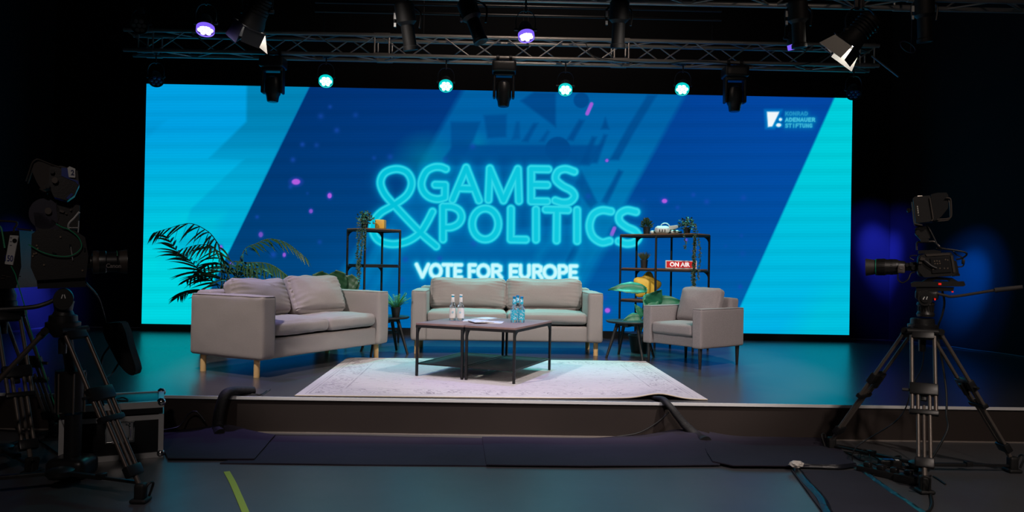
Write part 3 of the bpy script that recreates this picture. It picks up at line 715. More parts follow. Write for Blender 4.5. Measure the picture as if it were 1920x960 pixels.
def fern():
    base = Vector((-1.125, 8.12, STZ+.4005)); t = thing('potted_fern', 'small green fern in a black pot on the left side table', 'plant', base)
    pot(t, .038, .052, .105)
    for k in range(34):
        a = k*2.4; e = random.uniform(.35, 1.25); L = random.uniform(.17, .26)
        d = Vector((math.cos(a)*math.cos(e), math.sin(a)*math.cos(e), math.sin(e)))
        p0 = Vector((d.x*.02, d.y*.02, .09)); P = [p0, p0+d*L*.5, p0+d*L*.95-Vector((0, 0, .03))]
        b = NB(); Q = spline(P, 8)
        tube(b, Q, [.0022, .0008], 4, smooth=False)
        for i in range(2, len(Q)-1):
            tg = (Q[i+1]-Q[i-1]).normalized(); sd = tg.cross(Vector((0, 0, 1))).normalized()
            for q in (-1, 1):
                leafq(b, Q[i], tg*.6+sd*q, Vector((0, 0, 1)), (.040*(1-.55*i/len(Q))), .013, 2, .2)
        part('frond', b, FERN, t)
fern()

# ------------------------------------------------------------------ metal shelves
SHH = 1.385
def shelf(fl, rz, w, label, levels, mid):
    t = thing('shelf_unit', label, 'shelf', (fl[0], fl[1], STZ), rz); d = .36
    ps = [(0, 0), (w, 0), (0, d), (w, d)] + ([(w/2, 0), (w/2, d)] if mid else [])
    for x, y in ps:
        b = NB(); box(b, (x, y, (SHH-.012)/2), (.021, .021, SHH-.012), bev=.003); part('post', b, STEEL, t)
    for lv, z in enumerate(levels):
        wood = lv == 0 or (mid and lv < 3)
        b = NB(); box(b, (w/2, d/2, z-.008), (w+.012, d+.012, .016) if lv == 0 else (w-.024, d-.022, .016), bev=.002); part('board', b, SHTOP if wood else STEEL, t)
        b = NB()
        for y in (0, d): box(b, (w/2, y, z-.027), (w, .018, .02))
        for x in (0, w): box(b, (x, d/2, z-.027), (.018, d, .02))
        r = .088
        if lv < 2:
            for x, s in ((0, 1), (w, -1)):    # arched corner plates on the rear frame
                pts = [(x+s*.008, d-.006, z-.034)]+[(x+s*(.008+r-r*math.cos(R(a))), d-.006, z-.034-r+r*math.sin(R(a))) for a in range(90, -1, -15)]
                prism(b, pts, (0, .01, 0))
        part('rail', b, STEEL, t)
    return t
def on_shelf(fl, rz, u, v, z):
    return Vector((fl[0], fl[1], STZ+z)) + RZ(rz) @ Vector((u, v, 0))
RFL, RRZ = (1.50, 9.44), R(-43.5); LFL, LRZ = (-1.605, 8.87), R(45.5)
shelf(RFL, RRZ, 1.03, 'wide black metal shelf unit behind the armchair', (SHH, .965, .575, .15), True)
shelf(LFL, LRZ, .515, 'narrow black metal shelf unit behind the round table, left of the middle sofa', (SHH, .955, .15), False)

def trailing(name, label, base, strands, head, m=LEAFI, seed=1, pr=(.035, .045, .075)):
    t = thing(name, label, 'plant', base); pot(t, *pr); rnd = random.Random(seed)
    b = NB()
    for k in range(head):
        a = rnd.uniform(0, 2*PI); e = rnd.uniform(-.2, 1.4); r = rnd.uniform(.03, .105)
        p = Vector((math.cos(a)*math.cos(e)*r, math.sin(a)*math.cos(e)*r, pr[2]+.01+abs(math.sin(e))*r*1.15 - (.03 if e < 0 else 0)))
        leafq(b, p, Vector((rnd.uniform(-1, 1), rnd.uniform(-1, 1), rnd.uniform(-.4, .8))), Vector((rnd.uniform(-.5, .5), -1, rnd.uniform(0, 1))), rnd.uniform(.022, .036), rnd.uniform(.016, .026), 2, .2)
    part('foliage', b, m, t)
    for (dx, dy, L) in strands:
        b = NB(); P = [Vector((dx*.3, dy*.3, pr[2])), Vector((dx*.8, dy*.8, pr[2]+.03)), Vector((dx, dy, -.04))]
        z = -.04; x, y = dx, dy
        while z > -L: z -= .07; x += rnd.uniform(-.014, .014); y += rnd.uniform(-.008, .008); P.append(Vector((x, y, z)))
        Q = spline(P, 5); tube(b, Q, .0018, 4, smooth=False)
        for q in Q[4:]:
            for _ in range(2):
                leafq(b, q+Vector((rnd.uniform(-.006, .006), 0, 0)), Vector((rnd.uniform(-1, 1), rnd.uniform(-1, .4), rnd.uniform(-1, .3))), Vector((rnd.uniform(-.4, .4), -1, .3)), rnd.uniform(.017, .028), rnd.uniform(.012, .018), 2, .2)
        part('trailing_strand', b, m, t)
    return t
pl = on_shelf(LFL, LRZ, .06, .10, SHH)
trailing('trailing_ivy', 'trailing ivy in a pot on the left shelf top, hanging in front', pl+Vector((0, 0, .0005)),
         [(-.05, -.17, .50), (-.02, -.19, .55), (.02, -.19, .40), (.045, -.17, .22), (.0, -.2, .62)], 190, seed=4)
pr_ = on_shelf(RFL, RRZ, .88, .09, SHH)
trailing('trailing_ivy', 'trailing ivy in a pot at the right end of the wide shelf top', pr_+Vector((0, 0, .0005)),
         [(.03, -.19, .60), (.06, -.18, .75), (.09, -.16, .52), (.05, -.2, .84), (-.07, -.17, .18)], 150, seed=9)
def bush(name, label, base, n, r, hgt, m, seed, pr, grass=False):
    t = thing(name, label, 'plant', base); pot(t, *pr); rnd = random.Random(seed); b = NB()
    for k in range(n):
        a = rnd.uniform(0, 2*PI)
        if grass:
            e = rnd.uniform(.9, 1.5); d = Vector((math.cos(a)*math.cos(e), math.sin(a)*math.cos(e), math.sin(e)))
            leafq(b, Vector((math.cos(a)*.02, math.sin(a)*.02, pr[2]*.9)), d, Vector((0, -1, .2)), rnd.uniform(.7, 1)*hgt, .008, 3, .15)
        else:
            e = rnd.uniform(-.1, 1.5); q = r*rnd.uniform(.3, 1)
            p = Vector((math.cos(a)*math.cos(e)*q, math.sin(a)*math.cos(e)*q, pr[2]+math.sin(e)*hgt*rnd.uniform(.4, 1)))
            d = p-Vector((0, 0, pr[2]*.8)); leafq(b, p-d*.2, d+Vector((rnd.uniform(-.02, .02), rnd.uniform(-.03, .03), 0)), Vector((0, -1, .4)), rnd.uniform(.02, .04), .016, 2, .1)
    part('foliage', b, m, t)
    b = NB()
    for k in range(8):
        a = k*.8; tube(b, [(0, 0, pr[2]*.8), (math.cos(a)*r*.3, math.sin(a)*r*.3, pr[2]+hgt*.3), (math.cos(a)*r*.6, math.sin(a)*r*.6, pr[2]+hgt*.6)], .0018, 4)
    part('stems', b, STEM, t)
p_ = on_shelf(RFL, RRZ, .27, .17, SHH+.0005)
bush('potted_bush_plant', 'leafy round potted plant at the left end of the wide shelf top', p_, 230, .095, .13, LEAFI, 5, (.038, .048, .095))
p_ = on_shelf(RFL, RRZ, .24, .17, .965+.0005)
bush('potted_grass_plant', 'grassy potted plant on the second board of the wide shelf', p_, 110, .05, .12, mat('dusty_grass_leaf', (.07, .10, .05, 1), .6, vary=(40, .4)), 6, (.040, .047, .10), True)

# objects on the shelves
def gold_block():
    p = on_shelf(LFL, LRZ, .315, .13, SHH+.0005); t = thing('table_lamp_block', 'small plain golden yellow block on the narrow shelf top', 'ornament', p, LRZ-R(52))
    YM = mat('golden_plastic', rgb(245, 196, 70), .45)
    b = NB(); box(b, (0, 0, .058), (.112, .112, .112), bev=.010, seg=3); part('body', b, YM, t)
    b = NB(); box(b, (0, 0, .0575), (.1135, .098, .098), bev=.002); box(b, (0, 0, .0575), (.098, .1135, .098), bev=.002); part('side_panel', b, mat('amber_panel', rgb(232, 176, 66), .5, vary=(30, .15)), t)
gold_block()
def star():
    p = on_shelf(RFL, RRZ, .30, .15, .575+.0005); t = thing('star_ornament', 'plump plain yellow star standing on the lower board of the wide shelf', 'ornament', p)
    b = NB(); bmesh.ops.create_icosphere(b, subdivisions=5, radius=1)
    for v in b.verts:
        a = math.atan2(v.co.x, v.co.z); rr = .158+.026*math.cos(5*a)
        th = .085*(.85+.15*math.cos(5*a)); rad = math.hypot(v.co.x, v.co.z)
        v.co = Vector((math.sin(a)*(.158+(rr-.158)*rad**3)*rad, v.co.y*.085, math.cos(a)*(.158+(rr-.158)*rad**3)*rad))
    b.transform(Matrix.Translation((0, 0, .15)) @ Matrix.Rotation(R(8), 4, 'Y'))
    zmin = min(v.co.z for v in b.verts)
    b.transform(Matrix.Translation((0, 0, -zmin)))
    part('body', b, mat('yellow_vinyl', rgb(250, 205, 75), .5), t, smooth=80)
star()
def on_air():
    p0 = A(1252, 503, 8.93); p1 = A(1305, 503, 8.93)
    p = on_shelf(RFL, RRZ, .71, .19, .965+.0005); t = thing('on_air_sign', 'small red and white sign reading ON AIR on the wide shelf', 'sign', p+Vector((.035, 0, 0)), R(-4))
    b = NB(); box(b, (0, 0, .05), (.375, .035, .10), bev=.004); part('housing', b, WHITE, t)
    RED = mat('red_sign_face', rgb(178, 24, 28), .4, emit=rgb(178, 24, 28), es=.5)
    b = NB(); box(b, (0, -.0185, .05), (.350, .002, .076)); f = part('face', b, RED, t)
    M = Matrix.Translation((-.018, -.0200, .0485)) @ Matrix.Rotation(PI/2, 4, 'X')
    b = text_bm('ON AIR', .070, .0006, M, .0024); part('lettering', b, mat('lit_white_letter', (.9, .9, .9, 1), .4, emit=(.9, .9, .9, 1), es=.6), f)
on_air()
def headset():
    base = on_shelf(RFL, RRZ, .53, .15, SHH+.0005); t = thing('vr_headset', 'white virtual reality headset on the wide shelf top', 'headset', base, R(-12))
    b = NB(); soft(b, (-.02, 0, .052), (.175, .085, .10), .042, 14, (.006, .012, .0)); part('visor', b, WHITE, t, smooth=60)
    for i, x in enumerate((-.052, -.02, .012)):
        b = NB(); soft(b, (x, -.050, .040), (.011, .016, .034), .0054, 6); part('lens_window', b, BPLAS, t)
    b = NB(); soft(b, (.035, .045, .045), (.12, .06, .075), .028, 8); part('face_cushion', b, BPLAS, t)
    b = NB(); prism(b, [(.055, -.015, .045), (.16, .02, .075), (.165, .02, .105), (.16, .02, .115), (.055, -.02, .10)], (.01, .028, 0)); bmesh.ops.bevel(b, geom=b.edges[:], offset=.006, segments=2, affect='EDGES'); part('side_strap', b, WHITE, t)
    b = NB(); box(b, (.10, .055, .05), (.09, .03, .05), RY(R(-15)), bev=.008); part('rear_pad', b, BPLAS, t)
    b = NB(); P = [(.012+.058*math.cos(R(a)), .03, .088+.052*math.sin(R(a))) for a in range(-10, 191, 12)]
    rows = [[b.verts.new((x, y-.028, z-.006)), b.verts.new((x, y+.028, z+.006)), b.verts.new((.012+(x-.012)*.88, y+.028, .088+(z-.088)*.88+.006)), b.verts.new((.012+(x-.012)*.88, y-.028, .088+(z-.088)*.88-.006))] for x, y, z in P]
    for r0, r1 in zip(rows, rows[1:]):
        for k in range(4): b.faces.new((r0[k], r0[(k+1) % 4], r1[(k+1) % 4], r1[k]))
    b.faces.new(rows[0][::-1]); b.faces.new(rows[-1]); part('top_strap', b, WHITE, t)
    for u, v, a, lab in ((.40, .13, R(20), 'white game controller leaning left of the headset'), (.70, .12, R(-20), 'white game controller lying right of the headset')):
        c = on_shelf(RFL, RRZ, u, v, SHH+.0005); g = thing('hand_controller', lab, 'controller', c, a, 'hand controllers')
        b = NB(); soft(b, (0, 0, .025), (.10, .045, .042), .02, 8); part('body', b, WHITE, g, smooth=60)
        b = NB(); lathe(b, [(0, 0), (.018, 0), (.018, .006), (.008, .010), (.007, .016), (0, .016)], (.0, -.018, .032), rot=RX(R(50)), n=16); part('thumbstick', b, BPLAS, g)
        b = NB(); tube(b, [(.045, 0, .02), (.065, .005, .022), (.08, .012, .02)], [.014, .010], 10); part('grip', b, BPLAS, g)
headset()
# ------------------------------------------------------------------ trusses
def truss(name, label, x0, x1, y, z, s=.25, posts=(), parent_cat='truss', pitch=.46, full=True):
    t = thing(name, label, parent_cat, ((x0+x1)/2, y+s/2, z))
    for yy in (y, y+s):
        for zz in (z, z+s):
            b = NB(); cyl(b, (x0, yy, zz), (x1, yy, zz), .024, n=14); part('chord', b, TRUSSM, t, world=True)
    n = int((x1-x0)/pitch); p = (x1-x0)/n
    for i in range(n):
        xa = x0+p*i
        for k, yy in enumerate((y, y+s)):
            zz = (z, z+s) if (i+k) % 2 else (z+s, z)
            b = NB(); cyl(b, (xa+.02, yy, zz[0]), (xa+p-.02, yy, zz[1]), .0085, n=8); part('brace', b, TRUSSM, t, world=True)
        for zz in ((z, z+s) if full else (z,)):
            ya, yb = (y, y+s) if i % 2 else (y+s, y)
            b = NB(); cyl(b, (xa+.02, ya, zz), (xa+p-.02, yb, zz), .0085, n=8); part('brace', b, TRUSSM, t, world=True)
    for px_ in posts:
        b = NB()
        for d in (-.09, .09):
            for yy in (y, y+s): cyl(b, (px_+d, yy, z), (px_+d, yy, z+s), .011, n=8)
        for yy in (y, y+s):
            for zz in (z, z+s): cyl(b, (px_-.10, yy, zz), (px_+.10, yy, zz), .031, n=14)
        part('joining_frame', b, TRUSSM, t, world=True)
    for hx in (x0+.9, (x0+x1)/2+.3, x1-.9):
        b = NB(); cyl(b, (hx, y+s/2, z+s), (hx, y+s/2, 5.4), .005, n=6); cyl(b, (hx, y-.03, z+s+.03), (hx, y+s+.03, z+s+.03), .012, n=8); part('suspension_wire', b, BLACK, t, world=True)
    return t
TY, TZ = 9.36, 3.815
truss('lighting_truss', 'long square aluminium truss above the LED wall, end to end in view', -4.72, 4.70, TY, TZ, .25, (-4.45, -1.53, 1.46, 4.55), pitch=.39)
FY, FZ = 6.86, 3.76
truss('lighting_truss', 'nearer aluminium truss at the top edge, carrying the two white spotlights', -5.6, 6.2, FY, FZ, .25, (-3., 3.8), pitch=.40, full=False)
b = NB()
for zz in (0, .10): cyl(b, (-2.1, 8.3, 4.0+zz), (2.4, 8.3, 4.0+zz), .014, n=10)
for xx in (-2., -.9, .2, 1.2, 2.3): cyl(b, (xx, 8.3, 3.78), (xx, 8.3, 5.4), .005, n=6)
solo('ladder_bar', b, STEEL, 'thin dark twin-pipe bar hanging between the two trusses', 'bar')

# ------------------------------------------------------------------ stage lamps
def lens_mat(name, c, s): return mat(name, (0, 0, 0, 1), .5, emit=c, es=s)
TEALE = lens_mat('lit_teal_led', (.25, 1, .93, 1), 9); TEALR = lens_mat('teal_ring_glow', (.0, .62, .60, 1), 1.0)
PURE = lens_mat('lit_violet_led', (.55, .50, 1, 1), 9); PURR = lens_mat('violet_ring_glow', (.22, .12, .95, 1), 1.0)
VIOE = lens_mat('violet_led', (.30, .10, .95, 1), 1.2)
WHTE = lens_mat('lit_white_lamp', (1, .93, .82, 1), 30)
OFFL = mat('unlit_led_lens', (.10, .09, .085, 1), .25)
def par(c, ax, label, em, er, hang, group, r=.085, sc=1.):
    # c = centre of the lens face, ax = where it shines; hangs from height `hang`
    c = Vector(c); ax = Vector(ax).normalized()
    t = thing('par_lamp', label, 'stage light', c, 0, group)
    q = ax.to_track_quat('Z', 'Y').to_matrix()
    b = NB(); lathe(b, [(0, -.15), (r*.55, -.15), (r*.75, -.12), (r, -.05), (r, .0), (r*.94, .0), (r*.94, -.012), (0, -.012)], rot=q, n=26); body = part('housing', b, BPLAS, t)
    b = NB(); lathe(b, [(r*.97, -.010), (r*.97, .014), (r*1.02, .014), (r*1.02, -.03)], rot=q, n=26); part('front_ring', b, er, t)  # on lit lamps the ring emits a glow in place of LED spill
    b = NB()
    for k in range(7):
        p = Vector((0, 0, -.004)) if k == 6 else Vector((math.cos(k*PI/3)*r*.6, math.sin(k*PI/3)*r*.6, -.004))
        lathe(b, [(r*.27, 0), (r*.25, .008), (0, .012)], q @ p, 14, q)
    part('led_lens', b, em, t)
    b = NB(); s = Vector((1, 0, 0)); top = Vector((0, .0, max(.16, hang-c.z-.04)))
    back = q @ Vector((0, 0, -.08))
    P = [back-s*(r+.012), back-s*(r+.014)+Vector((0, 0, .10)), back+Vector((-r*.6, 0, .17)), back+Vector((r*.6, 0, .17)), back+s*(r+.014)+Vector((0, 0, .10)), back+s*(r+.012)]
    tube(b, P, .009, 6, k=3, flat=.5); cyl(b, back-s*(r+.03), back-s*(r-.01), .013, n=10); cyl(b, back+s*(r-.01), back+s*(r+.03), .013, n=10)
    part('yoke', b, BLACK, t)
    b = NB(); cyl(b, back+Vector((0, 0, .165)), Vector((back.x, back.y, hang-c.z-.03)), .009, n=8); lathe(b, [(.028, -.04), (.036, -.03), (.036, .03), (.028, .035)], Vector((back.x, back.y, hang-c.z)), 14, RY(PI/2)); part('clamp', b, BLACK, t)
    return t
gt = 'teal LED par lamps under the rear truss'
for x, y, dx, lab in ((611, 153, .15, 'teal-lit LED par lamp at the left of four under the rear truss'), (836, 162, .05, 'teal-lit LED par lamp left of the central moving head'),
                      (1060, 169, -.05, 'teal-lit LED par lamp right of the central moving head'), (1279, 168, -.25, 'teal-lit LED par lamp at the right of four under the rear truss')):
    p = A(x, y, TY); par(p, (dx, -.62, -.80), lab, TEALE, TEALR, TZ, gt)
gp = 'violet LED par lamps under the near truss'
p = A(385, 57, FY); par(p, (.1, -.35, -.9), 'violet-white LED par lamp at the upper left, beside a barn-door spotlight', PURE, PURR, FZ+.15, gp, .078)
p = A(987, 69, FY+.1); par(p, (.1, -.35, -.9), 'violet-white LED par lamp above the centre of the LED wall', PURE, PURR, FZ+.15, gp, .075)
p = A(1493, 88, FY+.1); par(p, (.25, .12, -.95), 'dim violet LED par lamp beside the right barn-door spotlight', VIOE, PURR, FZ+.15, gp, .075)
go = 'unlit LED par lamps'
p = A(293, 152, TY); par(p, (.35, -.55, -.75), 'unlit par lamp at the upper left corner of the LED wall', mat('unlit_lens_blue_glint', (.02, .06, .2, 1), .2), BPLAS, TZ, go)  # blue glints are put into the lens base colour
p = A(1601, 177, TY); par(p, (-.2, -.55, -.8), 'unlit par lamp at the upper right corner of the LED wall', MATS['unlit_lens_blue_glint'], BPLAS, TZ, go)
p = A(261, 48, TY-.2); par(p, (.1, -.85, -.5), 'unlit seven-lens par lamp above the left end of the rear truss', OFFL, BPLAS, TZ+.45, go, .10)

def moving_head(x, y, lab):
    # hangs head-down from the rear truss
    p = A(x, y, TY-.02); t = thing('moving_head_lamp', lab, 'stage light', (p.x, p.y, TZ), 0, 'black moving heads under the rear truss')
    zb = p.z-TZ
    b = NB(); soft(b, (0, 0, -.13), (.30, .24, .14), .03, 8); part('base_box', b, BPLAS, t)
    b = NB()
    for s in (-1, 1): soft(b, (s*.118, 0, (-.18+zb+.13)/2+.02), (.035, .12, abs(-.18-(zb+.13))+.10), .016, 8)
    soft(b, (0, 0, -.215), (.26, .14, .05), .02, 8); part('yoke', b, BPLAS, t)
    b = NB(); lathe(b, [(0, 0), (.062, 0), (.068, .006), (.078, .07), (.095, .10), (.095, .24), (.08, .29), (.03, .32), (0, .32)], (0, 0, zb)); h = part('head', b, BPLAS, t)
    b = NB(); lathe(b, [(0, -.003), (.058, -.003), (.060, .004), (0, .004)], (0, 0, zb)); part('lens', b, mat('dark_lens_glass', (.01, .01, .012, 1), .1), h)
    b = NB()
    for s in (-1, 1): lathe(b, [(.026, -.02), (.036, -.015), (.036, .015), (.026, .02)], (s*.08, .02, 0), 14, RY(PI/2)); cyl(b, (s*.08, .02, -.02), (s*.08, .02, -.07), .008, n=8)
    part('clamp', b, BLACK, t)
moving_head(511, 191, 'black moving head lamp hanging near the left end of the LED wall')
moving_head(944, 200, 'black moving head lamp hanging at the centre of the LED wall')
moving_head(1377, 209, 'black moving head lamp hanging before the right part of the LED wall')

FLAP_LIT = mat('lamplit_barn_door', (.80, .77, .72, 1), .55); FLAPB = mat('black_barn_door', (.012, .012, .014, 1), .5); LAMPB = mat('soot_black_metal', (.004, .004, .004, 1), .6)  # pale flap colour stands in for lamplight on black doors
def fresnel(c, ax, roll, lab, flaps, lit):
    c = Vector(c); ax = Vector(ax).normalized(); t = thing('barn_door_spotlight', lab, 'stage light', c, 0, 'barn-door spotlights on the near truss')
    q = ax.to_track_quat('Z', 'Y').to_matrix() @ RZ(roll)
    b = NB(); lathe(b, [(0, -.30), (.07, -.30), (.09, -.28), (.10, -.10), (.115, -.04), (.115, 0), (.107, 0), (.107, -.03), (0, -.03)], rot=q, n=24)
    for k in range(5): lathe(b, [(.098, -.26+.03*k), (.106, -.255+.03*k), (.098, -.25+.03*k)], rot=q, n=24)
    part('lamp_housing', b, LAMPB, t)
    b = NB(); lathe(b, [(.100, -.028), (.08, -.014), (0, -.006)], rot=q, n=24); part('lens', b, WHTE, t)
    b = NB()
    for s in (-1, 1):
        box(b, q @ Vector((s*.115, 0, .004)), (.012, .24, .010), q); box(b, q @ Vector((0, s*.115, .004)), (.24, .012, .010), q)
    part('flap_frame', b, BLACK, t)
    for k, op in enumerate(flaps):
        b = NB(); a = k*PI/2; w0, w1, L = .10, (.13 if k % 2 else .09), (.16 if k % 2 else .13)
        M = q @ RZ(a)
        pts = []
        for x, z in ((-w0, 0), (w0, 0), (w1, L), (-w1, L)): pts.append(M @ (Vector((0, .112, .008)) + Vector((x, math.sin(op)*z, math.cos(op)*z))))
        nrm = (pts[1]-pts[0]).cross(pts[2]-pts[1]).normalized()*.003
        prism(b, pts, nrm); part('barn_door_flap', b, FLAP_LIT if k in lit else FLAPB, t)
    hz = FZ+.12-c.z; back = q @ Vector((0, 0, -.15))
    b = NB(); s = Vector((1, 0, 0)); P = [back-s*.13, back-s*.135+Vector((0, 0, .12)), back+Vector((-.06, 0, .2)), back+Vector((.06, 0, .2)), back+s*.135+Vector((0, 0, .12)), back+s*.13]
    tube(b, P, .012, 6, k=3, flat=.5); cyl(b, back-s*.15, back-s*.10, .02, n=12); cyl(b, back+s*.10, back+s*.15, .02, n=12); part('yoke', b, BLACK, t)
    b = NB(); cyl(b, back+Vector((0, 0, .19)), Vector((back.x, back.y, hz)), .014, n=10); lathe(b, [(.026, -.03), (.04, -.02), (.04, .02), (.026, .03)], Vector((back.x, back.y, hz)), 14, RY(PI/2))
    box(b, back+Vector((0, .03, .27)), (.09, .02, .16), bev=.004); part('hanger', b, mat('grey_hanger', (.04, .035, .035, 1), .6), t)
    return c, ax
cL = A(470, 50, FY-.05); cR = A(1590, 82, FY-.05)
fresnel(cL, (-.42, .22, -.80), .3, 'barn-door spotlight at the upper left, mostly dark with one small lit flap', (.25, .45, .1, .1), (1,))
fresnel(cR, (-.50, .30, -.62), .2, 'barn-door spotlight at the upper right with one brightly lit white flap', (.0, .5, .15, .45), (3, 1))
def profile_lamp(x, y, Y, ax, lab, lbl=True):
    c = A(x, y, Y); ax = Vector(ax).normalized(); q = ax.to_track_quat('Z', 'Y').to_matrix(); t = thing('profile_spotlight', lab, 'stage light', c, 0, 'unlit profile lamps on the near truss')
    b = NB(); lathe(b, [(0, -.22), (.075, -.22), (.09, -.2), (.09, -.05), (.06, -.02), (.06, .16), (.068, .17), (.068, .20), (.05, .20), (0, .17)], rot=q, n=22); part('barrel', b, LAMPB, t)
    b = NB(); P = [Vector((-.11, 0, 0)), Vector((-.115, 0, .14)), Vector((0, 0, .2)), Vector((.115, 0, .14)), Vector((.11, 0, 0))]; tube(b, P, .010, 6, k=3); cyl(b, (0, 0, .19), (0, 0, FZ+.1-c.z), .012, n=8); part('yoke', b, BLACK, t)
    if lbl:
        b = NB(); box(b, (-.112, -.012, .10), (.022, .004, .055)); box(b, (-.112, -.012, .02), (.02, .004, .035)); part('paper_label', b, PAPER, t)
profile_lamp(764, 52, FY-.05, (.15, .2, -1), 'unlit profile lamp with white labels, hanging left of centre')
profile_lamp(888, 42, FY, (.35, -.1, -.9), 'unlit profile lamp hanging between centre and the labelled one')
profile_lamp(1160, 48, FY, (.0, .2, -1), 'unlit profile lamp hanging right of centre')
profile_lamp(1497, 48, FY-.05, (.1, .1, -1), 'unlit profile lamp with white label above the dim violet lamp')
profile_lamp(1733, 38, FY, (.1, .1, -1), 'unlit profile lamp with white label, rightmost on the near truss')
# drooping cables along the trusses
def cable(name, pts, r, m, label, group=None, n=7, k=8, flat=1.):
    b = NB(); tube(b, pts, r, n, k, flat=flat); return solo(name, b, m, label, 'cable', group)
cable('truss_cable', [Vector((1.0, TY-.03, TZ+.2)), Vector((1.15, TY-.04, TZ+.02)), Vector((1.9, TY-.05, TZ-.05)), Vector((2.4, TY-.04, TZ+.0)), Vector((3.6, TY-.04, TZ-.04)), Vector((4.2, TY-.03, TZ+.2))], .006, SCUFF, 'thin black cable drooping under the right half of the rear truss')
cable('truss_cable', [Vector((-.9, FY-.03, FZ+.2)), Vector((-.5, FY-.04, FZ-.02)), Vector((0, FY-.04, FZ+.05)), Vector((.6, FY-.04, FZ+.0)), Vector((1.2, FY-.03, FZ+.2))], .006, SCUFF, 'thin black cable looped under the near truss')
b = NB(); P = [A(1702+14*math.cos(a*PI/8), 88+9*math.sin(a*PI/8)+6*math.cos(a*PI/8), 8.6) for a in range(17)]; tube(b, P, .006, 6, k=2); tube(b, [P[3], P[3]+Vector((.01, 0, .5)), Vector((P[3].x, 8.6, 5.4))], .004, 6)
solo('cable_coil', b, mat('blue_lit_cable', (.03, .03, .06, 1), .5), 'small coil of cable hanging in the dark at the upper right', 'cable')
b = NB(); cyl(b, A(1635, 105, 9.2), A(1685, 144, 8.9), .012, n=8); solo('brace_bar', b, TRUSSM, 'thin slanting bar in the dark beyond the right truss end', 'bar')

# ------------------------------------------------------------------ tripods
def pipe_pair(b, p0, p1, w, r, side, w1=None):
    w1 = w if w1 is None else w1
    for s in (-1, 1): cyl(b, p0+side*s*w/2, p1+side*s*w1/2, r, n=12)
def tripod(name, label, c, top, feet, hub_z=.04, spreader=True, m=TRIP, dark=BPLAS):
    c = Vector((c[0], c[1], 0)); t = thing(name, label, 'tripod', c)
    T = Vector((0, 0, top))
    b = NB(); lathe(b, [(0, -.07), (.045, -.07), (.075, -.03), (.085, -.01), (.085, .01), (.07, .015), (.068, .045), (.06, .05), (0, .05)], T, 26); lathe(b, [(0, -.16), (.02, -.16), (.022, -.08), (.01, -.07), (0, -.07)], T, 14); part('bowl', b, dark, t)
    for f in feet:
        F = Vector((f[0], f[1], 0))-c; h = Vector((F.x, F.y, 0)).normalized(); side = Vector((0, 0, 1)).cross(h)
        S = T+h*.075+Vector((0, 0, -.03)); E_ = F+Vector((0, 0, .07)); d = E_-S; u = d.normalized(); M = Matrix((side, u, side.cross(u))).transposed()
        g = NB()
        cyl(g, S+side*.085, S-side*.085, .02, n=12); box(g, S+u*.02, (.125, .06, .035), M, .006)
        leg = part('leg', g, dark, t)
        g = NB(); pipe_pair(g, S+u*.03, S+d*.56, .125, .0115, side); part('upper_tubes', g, m, leg)
        g = NB(); pipe_pair(g, S+d*.40, S+d*.90, .062, .0105, side); part('lower_tubes', g, m, leg)
        g = NB(); cyl(g, S+d*.52, S+d*.88, .009, n=10); cyl(g, S+d*.88, S+d*.98, .013, n=10); part('extension_tube', g, m, leg)
        g = NB(); box(g, S+d*.41, (.155, .075, .042), M, .008); box(g, S+d*.565, (.155, .03, .036), M, .006); part('leg_clamp', g, dark, leg); g = NB(); box(g, S+d*.89, (.10, .06, .04), M, .008); part('lower_clamp', g, dark, leg); g = NB()
        box(g, S+d*.43+side.cross(u)*.03, (.035, .085, .02), M, .004); box(g, S+d*.42-side*.09, (.05, .014, .014), M)
        part('clamp_lever', g, dark, leg)
        g = NB(); soft(g, F+Vector((0, 0, .055)), (.055, .055, .09), .015, 6); soft(g, F+Vector((0, 0, .012)), (.085, .085, .022), .01, 6)
        tube(g, [F+h*.035+side*.02+Vector((0, 0, .03)), F+h*.06+side*.02+Vector((0, 0, .10)), F+h*.06-side*.02+Vector((0, 0, .10)), F+h*.035-side*.02+Vector((0, 0, .03))], .006, 6)
        part('foot', g, mat('rubber_foot', (.01, .01, .01, 1), .6), leg)
    if spreader:
        g = NB(); lathe(g, [(0, 0), (.06, 0), (.07, .01), (.07, .03), (.05, .04), (0, .04)], (0, 0, hub_z-.02), 20)
        sp = part('spreader', g, dark, t)
        for f in feet:
            F = Vector((f[0], f[1], 0))-c; h = Vector((F.x, F.y, 0)); L = h.length; h.normalize(); side = Vector((0, 0, 1)).cross(h)
            g = NB(); Mx = Matrix((h, side, Vector((0, 0, 1)))).transposed()
            box(g, h*(L*.28)+Vector((0, 0, hub_z)), (L*.5, .032, .020), Mx, .003); box(g, h*(L*.7)+Vector((0, 0, hub_z)), (L*.56, .022, .014), Mx, .002); box(g, h*(L*.52)+Vector((0, 0, hub_z+.008)), (.04, .045, .03), Mx, .004)
            part('spreader_arm', g, dark, sp)
    return t
RC = (2.677, 4.733)
tripod('camera_tripod', 'black two-stage tripod with grey tubes under the right broadcast camera', RC, .915, ((2.315, 5.20), (2.437, 4.262), (3.262, 4.729)))

